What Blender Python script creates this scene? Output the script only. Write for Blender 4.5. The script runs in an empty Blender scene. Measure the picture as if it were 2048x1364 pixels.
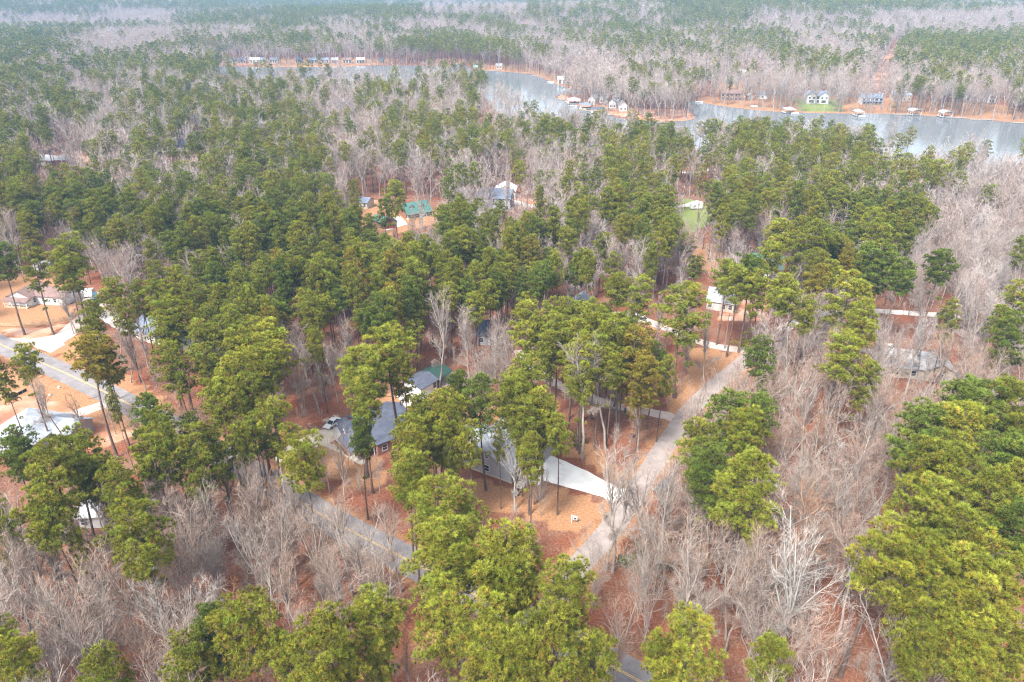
import bpy, math, random
import numpy as np
from mathutils import Vector, Matrix

random.seed(7)
rng = np.random.default_rng(7)
S = bpy.context.scene
COL = S.collection

# ------------------------------------------------------------------ camera, sky, sun, exposure
F_PX, PITCH, CAM_H = 1500.0, math.radians(26.5), 95.0
cam_d = bpy.data.cameras.new("camera")
cam = bpy.data.objects.new("camera", cam_d)
COL.objects.link(cam)
cam.location = (0, 0, CAM_H)
cam.rotation_euler = (math.pi / 2 - PITCH, 0, 0)
cam_d.sensor_width = 36.0
cam_d.lens = F_PX / 2048 * 36.0
cam_d.clip_start = 0.5
cam_d.clip_end = 12000
S.camera = cam

SUN_EL, SUN_AZ = math.radians(52), math.radians(215)      # azimuth clockwise from +Y
world = bpy.data.worlds.new("World")
S.world = world
world.use_nodes = True
wn = world.node_tree
for n in list(wn.nodes):
    wn.nodes.remove(n)
sky = wn.nodes.new('ShaderNodeTexSky')
sky.sky_type = 'NISHITA'
sky.sun_disc = False
sky.sun_elevation = SUN_EL
sky.sun_rotation = SUN_AZ
sky.air_density = 1.0
sky.dust_density = 3.0
sky.ozone_density = 1.0
hsv = wn.nodes.new('ShaderNodeHueSaturation')
hsv.inputs['Saturation'].default_value = 0.35
bg = wn.nodes.new('ShaderNodeBackground')
bg.inputs['Strength'].default_value = 0.085
wo = wn.nodes.new('ShaderNodeOutputWorld')
wn.links.new(sky.outputs[0], hsv.inputs['Color'])
wn.links.new(hsv.outputs[0], bg.inputs['Color'])
wn.links.new(bg.outputs[0], wo.inputs['Surface'])

sun_d = bpy.data.lights.new("sun", 'SUN')
sun_d.energy = 1.5
sun_d.angle = math.radians(12)
sun_d.color = (1.0, 0.96, 0.9)
sun = bpy.data.objects.new("sun", sun_d)
COL.objects.link(sun)
sv = Vector((math.sin(SUN_AZ) * math.cos(SUN_EL), math.cos(SUN_AZ) * math.cos(SUN_EL), math.sin(SUN_EL)))
sun.rotation_euler = sv.to_track_quat('Z', 'Y').to_euler()

S.view_settings.view_transform = 'Standard'
S.view_settings.look = 'None'
S.view_settings.gamma = 1
S.view_settings.use_curve_mapping = False
S.view_settings.exposure = 2.42
S.render.engine = 'CYCLES'
S.cycles.use_denoising = True
S.cycles.denoiser = 'OPENIMAGEDENOISE'
S.cycles.denoising_input_passes = 'RGB_ALBEDO_NORMAL'
S.cycles.denoising_prefilter = 'NONE'
S.cycles.pixel_filter_type = 'BLACKMAN_HARRIS'
S.cycles.filter_width = 1.2
S.cycles.max_bounces = 5
S.cycles.diffuse_bounces = 3
S.cycles.glossy_bounces = 2
S.cycles.transmission_bounces = 2
S.cycles.transparent_max_bounces = 4
S.cycles.volume_bounces = 0

# ------------------------------------------------------------------ survey helpers: photograph pixel (2048 wide) -> place on the ground
CP, SP = math.cos(PITCH), math.sin(PITCH)

def G(px, py, z=0.0):
    a, b = (px - 1024) / F_PX, (py - 682) / F_PX
    d = Vector((a, CP - b * SP, -SP - b * CP))
    t = (z - CAM_H) / d.z
    return Vector((d.x * t, d.y * t, z))

def P(x, y, z):
    """place -> photograph pixel, numpy arrays allowed"""
    w = z - CAM_H
    dep = y * CP - w * SP
    up = y * SP + w * CP
    return 1024 + F_PX * x / dep, 682 - F_PX * up / dep, dep

def ramp01(v, a, b):
    t = np.clip((v - a) / (b - a), 0, 1)
    return t * t * (3 - 2 * t)

def gz(x, y):
    """height of the ground: flat near, long low ridges far beyond the lake"""
    f = ramp01(np.asarray(y, float), 900, 1500)
    return f * (11 * np.sin(np.asarray(x) / 410 + 1.3 * np.sin(np.asarray(y) / 520)) + 9 * np.sin(np.asarray(y) / 190 + np.asarray(x) / 700))

def gp(pts):
    return [(G(a, b).x, G(a, b).y) for a, b in pts]

def in_poly(x, y, poly):
    x = np.asarray(x, float); y = np.asarray(y, float)
    ins = np.zeros(x.shape, bool)
    n = len(poly)
    for i in range(n):
        x0, y0 = poly[i]; x1, y1 = poly[(i + 1) % n]
        if y0 == y1: continue
        c = ((y0 > y) != (y1 > y)) & (x < (x1 - x0) * (y - y0) / (y1 - y0) + x0)
        ins ^= c
    return ins

def dist_line(x, y, line):
    x = np.asarray(x, float); y = np.asarray(y, float)
    best = np.full(x.shape, 1e9)
    for (x0, y0), (x1, y1) in zip(line[:-1], line[1:]):
        dx, dy = x1 - x0, y1 - y0
        t = np.clip(((x - x0) * dx + (y - y0) * dy) / (dx * dx + dy * dy + 1e-9), 0, 1)
        best = np.minimum(best, np.hypot(x - x0 - t * dx, y - y0 - t * dy))
    return best

# ------------------------------------------------------------------ materials
MATS = {}
def nodes_of(name):
    m = bpy.data.materials.new(name)
    m.use_nodes = True
    nt = m.node_tree
    return m, nt, nt.nodes['Principled BSDF']

def mat(name, col, rough=0.7, metal=0.0, var=0.12, scale=1.5, bump=0.0, spec=0.3):
    """plain surface with procedural mottling and fine relief"""
    if name in MATS: return MATS[name]
    m, nt, b = nodes_of(name)
    tc = nt.nodes.new('ShaderNodeTexCoord')
    no = nt.nodes.new('ShaderNodeTexNoise'); no.inputs['Scale'].default_value = scale; no.inputs['Detail'].default_value = 6
    nt.links.new(tc.outputs['Object'], no.inputs['Vector'])
    r = nt.nodes.new('ShaderNodeValToRGB')
    c = np.array(col)
    r.color_ramp.elements[0].position = 0.3; r.color_ramp.elements[1].position = 0.7
    r.color_ramp.elements[0].color = (*np.clip(c * (1 - var), 0, 1), 1)
    r.color_ramp.elements[1].color = (*np.clip(c * (1 + var), 0, 1), 1)
    nt.links.new(no.outputs['Fac'], r.inputs['Fac'])
    nt.links.new(r.outputs[0], b.inputs['Base Color'])
    b.inputs['Roughness'].default_value = rough
    b.inputs['Metallic'].default_value = metal
    b.inputs['Specular IOR Level'].default_value = spec
    if bump:
        bm = nt.nodes.new('ShaderNodeBump'); bm.inputs['Strength'].default_value = bump; bm.inputs['Distance'].default_value = 0.05
        n2 = nt.nodes.new('ShaderNodeTexNoise'); n2.inputs['Scale'].default_value = scale * 9; n2.inputs['Detail'].default_value = 4
        nt.links.new(tc.outputs['Object'], n2.inputs['Vector'])
        nt.links.new(n2.outputs['Fac'], bm.inputs['Height']); nt.links.new(bm.outputs[0], b.inputs['Normal'])
    MATS[name] = m
    return m

def shingle_mat(name, col):
    """roof shingles: courses too fine to pick apart from here"""
    if name in MATS: return MATS[name]
    m, nt, b = nodes_of(name)
    tc = nt.nodes.new('ShaderNodeTexCoord')
    br = nt.nodes.new('ShaderNodeTexBrick')
    br.inputs['Scale'].default_value = 1.0; br.inputs['Brick Width'].default_value = 0.9; br.inputs['Row Height'].default_value = 0.3
    br.inputs['Mortar Size'].default_value = 0.012
    c = np.array(col)
    br.inputs['Color1'].default_value = (*np.clip(c * 0.82, 0, 1), 1); br.inputs['Color2'].default_value = (*np.clip(c * 1.18, 0, 1), 1)
    br.inputs['Mortar'].default_value = (*c * 0.5, 1)
    nt.links.new(tc.outputs['Object'], br.inputs['Vector'])
    no = nt.nodes.new('ShaderNodeTexNoise'); no.inputs['Scale'].default_value = 0.7; no.inputs['Detail'].default_value = 5
    nt.links.new(tc.outputs['Object'], no.inputs['Vector'])
    mx = nt.nodes.new('ShaderNodeMix'); mx.data_type = 'RGBA'; mx.blend_type = 'MULTIPLY'; mx.inputs[0].default_value = 0.55
    nt.links.new(br.outputs[0], mx.inputs[6]); nt.links.new(no.outputs['Fac'], mx.inputs[7])
    g = nt.nodes.new('ShaderNodeMix'); g.data_type = 'RGBA'; g.blend_type = 'MULTIPLY'; g.inputs[0].default_value = 1
    g.inputs[7].default_value = (1.35, 1.35, 1.35, 1)
    nt.links.new(mx.outputs[2], g.inputs[6]); nt.links.new(g.outputs[2], b.inputs['Base Color'])
    b.inputs['Roughness'].default_value = 0.85
    MATS[name] = m
    return m

M_BARK_PINE = mat('pine_bark', (0.125, 0.085, 0.068), 0.95, var=0.35, scale=1.2, bump=0.5)
M_BARK_GREY = mat('grey_bark', (0.29, 0.25, 0.22), 0.9, var=0.3, scale=1.0, bump=0.4)
M_BARK_WHITE = mat('white_bark', (0.36, 0.34, 0.31), 0.85, var=0.25, scale=0.8)
M_GLASS = mat('window_glass', (0.03, 0.04, 0.05), 0.08, var=0.1, spec=0.8)
M_WHITE = mat('white_paint', (0.58, 0.58, 0.58), 0.55, var=0.05)
M_TRIM = mat('trim_white', (0.64, 0.64, 0.64), 0.5, var=0.04)
M_GREYSIDE = mat('grey_siding', (0.32, 0.32, 0.345), 0.65, var=0.05)
M_BRICK = mat('brick_wall', (0.25, 0.12, 0.09), 0.9, var=0.3, scale=5, bump=0.4)
M_LOG = mat('log_wall', (0.22, 0.11, 0.06), 0.8, var=0.3, scale=3)
M_BEIGE = mat('beige_siding', (0.42, 0.37, 0.30), 0.7, var=0.06)
M_WOOD = mat('weathered_wood', (0.42, 0.31, 0.2), 0.85, var=0.2, scale=3)
M_GREYWOOD = mat('grey_dock_wood', (0.30, 0.27, 0.25), 0.9, var=0.25, scale=2)
M_RUBBER = mat('tyre_rubber', (0.02, 0.02, 0.02), 0.9)
M_METAL = mat('bare_metal', (0.5, 0.5, 0.52), 0.35, metal=0.8)
M_CONCRETE = mat('new_concrete', (0.72, 0.71, 0.68), 0.8, var=0.12, scale=0.35, bump=0.1)
M_OLDCONC = mat('old_concrete', (0.48, 0.42, 0.35), 0.9, var=0.18, scale=0.5, bump=0.2)
M_POLE = mat('pole_wood', (0.20, 0.17, 0.15), 0.9, var=0.2)
R_GREY = shingle_mat('grey_shingles', (0.31, 0.335, 0.38))
R_DARK = shingle_mat('dark_shingles', (0.075, 0.085, 0.12))
R_BROWN = shingle_mat('brown_shingles', (0.19, 0.12, 0.105))
R_LIGHT = shingle_mat('pale_shingles', (0.30, 0.30, 0.31))
R_GREEN = mat('green_metal_roof', (0.07, 0.155, 0.135), 0.4, metal=0.2, var=0.12, scale=0.5)
R_FOREST = mat('forest_green_metal_roof', (0.022, 0.055, 0.045), 0.7)
R_BLUE = shingle_mat('blue_grey_shingles', (0.15, 0.18, 0.24))
R_WHITE = mat('white_metal_roof', (0.60, 0.61, 0.62), 0.4, var=0.05)
R_TEAL = mat('turquoise_metal_roof', (0.20, 0.45, 0.48), 0.4, var=0.08)

def foliage_mat(name, use_obj=True, ramp=None, transl=0.22):
    m = bpy.data.materials.new(name); m.use_nodes = True
    nt = m.node_tree
    for n in list(nt.nodes): nt.nodes.remove(n)
    out = nt.nodes.new('ShaderNodeOutputMaterial')
    oi = nt.nodes.new('ShaderNodeObjectInfo')
    at = nt.nodes.new('ShaderNodeAttribute'); at.attribute_name = 'tint'
    if use_obj:
        src = oi.outputs['Color']
    else:
        r = nt.nodes.new('ShaderNodeValToRGB')
        r.color_ramp.interpolation = 'LINEAR'
        els = r.color_ramp.elements
        els[0].position = 0; els[0].color = (*ramp[0], 1)
        els[1].position = 1; els[1].color = (*ramp[-1], 1)
        for i, c in enumerate(ramp[1:-1]):
            e = els.new((i + 1) / (len(ramp) - 1)); e.color = (*c, 1)
        nt.links.new(oi.outputs['Random'], r.inputs['Fac'])
        src = r.outputs[0]
    mx = nt.nodes.new('ShaderNodeMix'); mx.data_type = 'RGBA'; mx.blend_type = 'MULTIPLY'; mx.inputs[0].default_value = 1
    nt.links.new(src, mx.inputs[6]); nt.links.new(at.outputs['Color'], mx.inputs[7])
    d = nt.nodes.new('ShaderNodeBsdfDiffuse'); t = nt.nodes.new('ShaderNodeBsdfTranslucent')
    ms = nt.nodes.new('ShaderNodeMixShader'); ms.inputs[0].default_value = transl
    nt.links.new(mx.outputs[2], d.inputs['Color']); nt.links.new(mx.outputs[2], t.inputs['Color'])
    nt.links.new(d.outputs[0], ms.inputs[1]); nt.links.new(t.outputs[0], ms.inputs[2])
    nt.links.new(ms.outputs[0], out.inputs['Surface'])
    MATS[name] = m
    return m

GREENS = {'y': (0.222, 0.252, 0.031), 'g': (0.205, 0.240, 0.031), 'd': (0.130, 0.182, 0.029), 'o': (0.225, 0.205, 0.030)}
M_NEEDLE = foliage_mat('pine_needles')
M_NEEDLE_FAR = foliage_mat('pine_needles_wood', False,
    [(0.13, 0.175, 0.028), (0.155, 0.195, 0.027), GREENS['g'], (0.225, 0.24, 0.030), (0.165, 0.20, 0.028), (0.135, 0.18, 0.028), GREENS['y'], (0.20, 0.20, 0.030)])
M_TWIG = foliage_mat('bare_twigs', transl=0.0)
M_TWIG_FAR = foliage_mat('bare_twigs_wood', False,
    [(0.34, 0.28, 0.25), (0.28, 0.235, 0.21), (0.37, 0.285, 0.245), (0.32, 0.285, 0.27), (0.44, 0.39, 0.365), (0.31, 0.21, 0.16), (0.36, 0.31, 0.29)], transl=0.0)

# ------------------------------------------------------------------ mesh helpers
class MB:
    def __init__(s):
        s.v = []; s.f = []; s.mi = []; s.t = []
    def add(s, vs, fs, mi=0, tint=None):
        o = len(s.v)
        s.v.extend([tuple(v) for v in vs])
        s.f.extend([tuple(i + o for i in f) for f in fs])
        s.mi.extend([mi] * len(fs))
        if tint is not None: s.t.extend([tint] * len(vs))
        return s
    def box(s, x0, y0, z0, x1, y1, z1, mi=0):
        vs = [(x0, y0, z0), (x1, y0, z0), (x1, y1, z0), (x0, y1, z0), (x0, y0, z1), (x1, y0, z1), (x1, y1, z1), (x0, y1, z1)]
        return s.add(vs, [(3, 2, 1, 0), (4, 5, 6, 7), (0, 1, 5, 4), (1, 2, 6, 5), (2, 3, 7, 6), (3, 0, 4, 7)], mi)
    def tube(s, pts, rad, sides=6, cap=True, mi=0, tint=None):
        pts = [Vector(p) for p in pts]
        n = len(pts); vs = []
        for i, p in enumerate(pts):
            d = (pts[min(i + 1, n - 1)] - pts[max(i - 1, 0)])
            if d.length < 1e-6: d = Vector((0, 0, 1))
            d.normalize()
            a = d.orthogonal().normalized() if abs(d.z) < 0.95 else Vector((1, 0, 0)); a = (a - d * a.dot(d)).normalized()
            b = d.cross(a)
            for k in range(sides):
                an = 2 * math.pi * k / sides
                vs.append(p + (a * math.cos(an) + b * math.sin(an)) * rad[i])
        fs = []
        for i in range(n - 1):
            for k in range(sides):
                k2 = (k + 1) % sides
                fs.append((i * sides + k, i * sides + k2, (i + 1) * sides + k2, (i + 1) * sides + k))
        if cap:
            fs.append(tuple(range(sides))[::-1]); fs.append(tuple((n - 1) * sides + k for k in range(sides)))
        return s.add(vs, fs, mi, tint)
    def prism(s, prof, axis_len, y0=0.0, axis='y', mi=0):
        """prof: closed polygon in x,z extruded along y (or y,z along x)"""
        n = len(prof)
        if axis == 'y':
            a = [(p[0], y0, p[1]) for p in prof]; b = [(p[0], y0 + axis_len, p[1]) for p in prof]
        else:
            a = [(y0, p[0], p[1]) for p in prof]; b = [(y0 + axis_len, p[0], p[1]) for p in prof]
        fs = [tuple(range(n)), tuple(range(2 * n - 1, n - 1, -1))]
        for i in range(n):
            j = (i + 1) % n
            fs.append((i, i + n, j + n, j))
        return s.add(a + b, fs, mi)
    def mesh(s, name, mats, smooth=False):
        me = bpy.data.meshes.new(name)
        me.from_pydata(s.v, [], s.f)
        for m in (mats if isinstance(mats, (list, tuple)) else [mats]): me.materials.append(m)
        if any(s.mi): me.polygons.foreach_set('material_index', s.mi)
        if s.t and len(s.t) == len(s.v):
            at = me.color_attributes.new('tint', 'FLOAT_COLOR', 'POINT')
            at.data.foreach_set('color', np.array([(a, b, c, 1) for a, b, c in s.t], dtype=np.float32).ravel())
        if smooth: me.polygons.foreach_set('use_smooth', [True] * len(s.f))
        me.update()
        return me

def link(name, me, parent=None, loc=None):
    o = bpy.data.objects.new(name, me)
    COL.objects.link(o)
    if parent is not None: o.parent = parent
    if loc is not None: o.location = loc
    return o

def tag(o, label=None, cat=None, group=None, kind=None):
    if label: o['label'] = label
    if cat: o['category'] = cat
    if group: o['group'] = group
    if kind: o['kind'] = kind
    return o

def empty(name, loc, rz=0.0):
    o = bpy.data.objects.new(name, None)
    o.empty_display_size = 0.5
    COL.objects.link(o)
    o.location = loc; o.rotation_euler = (0, 0, rz)
    return o

# ------------------------------------------------------------------ where things are, surveyed from the photograph
ROAD_MAIN = [(-330, 560), (-160, 618), (-60, 658), (15, 695), (150, 755), (300, 830), (450, 914), (560, 978), (649, 1033), (720, 1071), (900, 1163), (1060, 1246), (1225, 1333), (1400, 1425), (1700, 1560)]
ROAD_SIDE = [(1085, 1243), (1140, 1152), (1195, 1090), (1250, 1018), (1290, 955), (1335, 885), (1385, 815), (1440, 762), (1482, 728), (1510, 702)]
LANES = [
    ([(1512, 703), (1460, 697), (1415, 688), (1365, 670), (1320, 652), (1280, 636), (1235, 628), (1180, 632)], 3.6, 'gravel'),
    ([(1372, 845), (1335, 832), (1290, 822), (1200, 803), (1120, 770), (1070, 742), (1048, 722), (1040, 700)], 3.4, 'gravel'),
    ([(1512, 703), (1560, 690), (1640, 686), (1700, 694), (1780, 712)], 3.6, 'gravel'),
    ([(1560, 660), (1640, 628), (1700, 620), (1790, 624), (1850, 628), (1920, 634)], 3.6, 'pale'),
    ([(100, 690), (140, 662), (165, 640), (185, 618), (190, 600), (185, 585)], 6.0, 'gravel'),
    ([(185, 618), (215, 632), (240, 648), (262, 660)], 4.5, 'pale'),
    ([(290, 825), (225, 808), (170, 822), (110, 842), (70, 858)], 4.0, 'gravel'),
    ([(1322, 340), (1350, 343), (1385, 345), (1420, 338)], 3.6, 'pale'),
    ([(1010, 398), (1035, 405), (1062, 412), (1110, 405)], 4.2, 'pale'),
    ([(1305, 402), (1335, 408), (1365, 412), (1400, 402)], 3.8, 'pale'),
    ([(160, 1010), (200, 1040), (260, 1020), (330, 1000)], 3.5, 'gravel'),
]
RM, RS = gp(ROAD_MAIN), gp(ROAD_SIDE)
LANE_G = [(gp(p), w, k) for p, w, k in LANES]

LAKE_PX = [(360, 127), (430, 131), (520, 134), (640, 134), (760, 131), (870, 131), (925, 128), (945, 139), (1000, 143), (1060, 148), (1090, 158), (1120, 171), (1160, 182), (1185, 184),
           (1120, 190), (1117, 197), (1150, 209), (1200, 225), (1250, 238), (1310, 243), (1372, 241), (1390, 232), (1370, 212), (1388, 203), (1450, 213), (1560, 224), (1700, 227), (1800, 228),
           (1900, 235), (2048, 246), (2300, 262), (2700, 300), (2700, 460), (2300, 400), (2120, 376), (1980, 366), (1880, 352), (1720, 328), (1500, 316), (1300, 312), (1180, 300),
           (1080, 277), (1020, 245), (985, 215), (965, 192), (920, 184), (850, 180), (750, 178), (620, 172), (520, 161), (440, 149), (380, 138)]
LAKE = gp(LAKE_PX)

# soft-edged ground covers, painted as their own colour into the ground sheet: (outline, cover)
COVERS = [
    ([(860, 960), (940, 960), (1030, 975), (1090, 968), (1215, 1008), (1160, 1060), (1110, 1062), (1040, 1030), (950, 1012), (880, 1010)], 'straw'),
    ([(900, 905), (960, 840), (1080, 830), (1120, 905), (1180, 930), (1250, 972), (1262, 960), (1200, 905), (1120, 860), (1000, 800), (900, 830)], 'straw'),
    ([(600, 900), (690, 880), (760, 925), (780, 960), (720, 980), (640, 950)], 'straw'),
    ([(740, 800), (830, 770), (900, 800), (850, 850), (800, 830)], 'straw'),
    ([(0, 590), (60, 600), (150, 615), (150, 640), (60, 655), (-60, 660), (-80, 600)], 'straw'),
    ([(0, 560), (40, 545), (120, 560), (160, 600), (60, 600), (-50, 590)], 'straw'),
    ([(-60, 660), (60, 658), (130, 650), (60, 690), (-60, 640)], 'clay'),
    ([(-100, 760), (30, 760), (140, 800), (290, 860), (200, 900), (60, 900), (-100, 900)], 'clay'),
    ([(-60, 735), (60, 750), (160, 790), (280, 850), (300, 880), (220, 850), (100, 800), (-60, 760)], 'straw'),
    ([(90, 690), (150, 668), (240, 745), (330, 800), (420, 870), (390, 875), (300, 812), (200, 755)], 'straw'),
    ([(1370, 395), (1425, 410), (1430, 445), (1370, 470), (1345, 440), (1350, 410)], 'grass'),
    ([(1385, 480), (1430, 490), (1460, 520), (1430, 550), (1380, 530)], 'straw'),
    ([(1322, 326), (1405, 330), (1400, 346), (1325, 344)], 'straw'),
    ([(690, 400), (830, 425), (900, 420), (900, 440), (780, 470), (690, 470)], 'straw'),
    ([(720, 395), (790, 405), (800, 430), (740, 430)], 'clay'),
    ([(980, 395), (1080, 398), (1090, 420), (980, 415)], 'clay'),
    ([(1150, 640), (1300, 640), (1330, 665), (1240, 670), (1160, 655)], 'straw'),
    ([(1380, 690), (1500, 710), (1440, 760), (1400, 800), (1330, 850), (1330, 800), (1380, 740)], 'straw'),
    ([(1450, 600), (1530, 600), (1530, 640), (1440, 640)], 'clay'),
    ([(40, 310), (180, 312), (180, 332), (40, 335)], 'straw'),
    ([(1390, 196), (1500, 190), (1800, 196), (2048, 215), (2300, 232), (2300, 262), (2048, 246), (1900, 235), (1700, 227), (1560, 224), (1450, 213), (1388, 203)], 'straw'),
    ([(1590, 196), (1680, 200), (1680, 224), (1600, 222)], 'grass'),
    ([(1440, 160), (1530, 160), (1530, 185), (1430, 185)], 'straw'),
    ([(1120, 188), (1250, 215), (1380, 220), (1395, 240), (1300, 243), (1200, 225), (1117, 197)], 'clay'),
    ([(440, 120), (780, 120), (780, 131), (640, 134), (430, 131)], 'straw'),
    ([(870, 118), (930, 118), (925, 128), (870, 131)], 'clay'),
    ([(945, 130), (1050, 132), (1160, 160), (1170, 182), (1120, 171), (1060, 148), (945, 139)], 'straw'),
    ([(1742, 172), (1762, 125), (1780, 94), (1790, 94), (1776, 130), (1762, 174)], 'clay'),
    ([(606, 850), (625, 836), (660, 828), (690, 828), (675, 856), (640, 866), (600, 878)], 'pale'),
    ([(970, 24), (1040, 17), (1050, 11), (985, 12)], 'pale'),
    ([(845, 8), (930, 8), (930, 3), (850, 2)], 'pale'),
]
COV_G = [(gp(p), k) for p, k in COVERS]

# lots kept free of trees
CLEAR_PX = [
    [(935, 962), (1030, 968), (1085, 965), (1225, 1010), (1170, 1055), (1100, 1045), (1000, 1000), (930, 990)],
    [(900, 925), (960, 850), (1090, 860), (1130, 900), (1260, 975), (1225, 1012), (1020, 975)],
    [(540, 930), (560, 890), (640, 845), (720, 800), (840, 770), (900, 740), (920, 770), (860, 850), (840, 890), (760, 925), (690, 960), (640, 940)],
    [(-80, 560), (30, 555), (130, 560), (230, 590), (270, 650), (420, 660), (470, 690), (420, 710), (250, 690), (150, 680), (40, 700), (-80, 690)],
    [(-80, 740), (60, 770), (220, 800), (290, 835), (200, 860), (80, 910), (-80, 920)],
    [(1345, 400), (1430, 400), (1440, 455), (1350, 470)],
    [(1318, 326), (1420, 330), (1415, 350), (1318, 348)],
    [(690, 402), (900, 405), (900, 445), (760, 470), (690, 465)],
    [(950, 380), (1050, 385), (1080, 412), (1050, 420), (950, 412)],
    [(1140, 610), (1230, 612), (1330, 645), (1240, 655), (1150, 645)],
    [(1490, 540), (1570, 540), (1580, 575), (1500, 580)], [(1400, 580), (1480, 590), (1490, 625), (1400, 625)],
    [(1760, 690), (1920, 700), (1920, 760), (1760, 750)],
    [(40, 315), (180, 312), (180, 338), (40, 340)],
    [(1400, 170), (1530, 170), (1540, 214), (1400, 207)],
    [(1600, 190), (1680, 190), (1690, 226), (1590, 222)], [(1700, 190), (1830, 190), (1830, 226), (1700, 226)],
    [(1930, 190), (2010, 190), (2015, 245), (1925, 236)], [(1440, 148), (1520, 150), (1530, 170), (1440, 168)],
    [(440, 122), (775, 122), (775, 134), (440, 134)],
    [(1145, 205), (1250, 222), (1260, 240), (1145, 210)],
    [(1090, 150), (1170, 160), (1170, 182), (1120, 172)], [(945, 132), (1020, 134), (1020, 143), (945, 139)],
    [(1745, 172), (1772, 125), (1784, 96), (1800, 96), (1790, 130), (1768, 175)],
    [(970, 24), (1040, 17), (1055, 9), (985, 10)], [(845, 9), (935, 9), (935, 2), (850, 1)],
    [(145, 1010), (215, 1010), (215, 1060), (150, 1060)],
    [(1440, 690), (1510, 705), (1440, 762), (1400, 770)],
]
CLEAR = [gp(p) for p in CLEAR_PX]

CORRIDOR = gp([(1742, 172), (1763, 125), (1784, 94), (1806, 94), (1788, 130), (1768, 176)])

def blocked(x, y, pad=1.6):
    x = np.asarray(x, float); y = np.asarray(y, float)
    b = dist_line(x, y, RM) < 4.6 + pad
    b |= dist_line(x, y, RS) < 3.4 + pad
    for l, w, k in LANE_G: b |= dist_line(x, y, l) < w / 2 + pad * 0.6
    for c in CLEAR: b |= in_poly(x, y, c) & ((y < 420) | (np.sin(x * 12.9898 + y * 78.233) < 0.2))
    b |= in_poly(x, y, LAKE) | in_poly(x, y, CORRIDOR)
    return b

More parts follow.
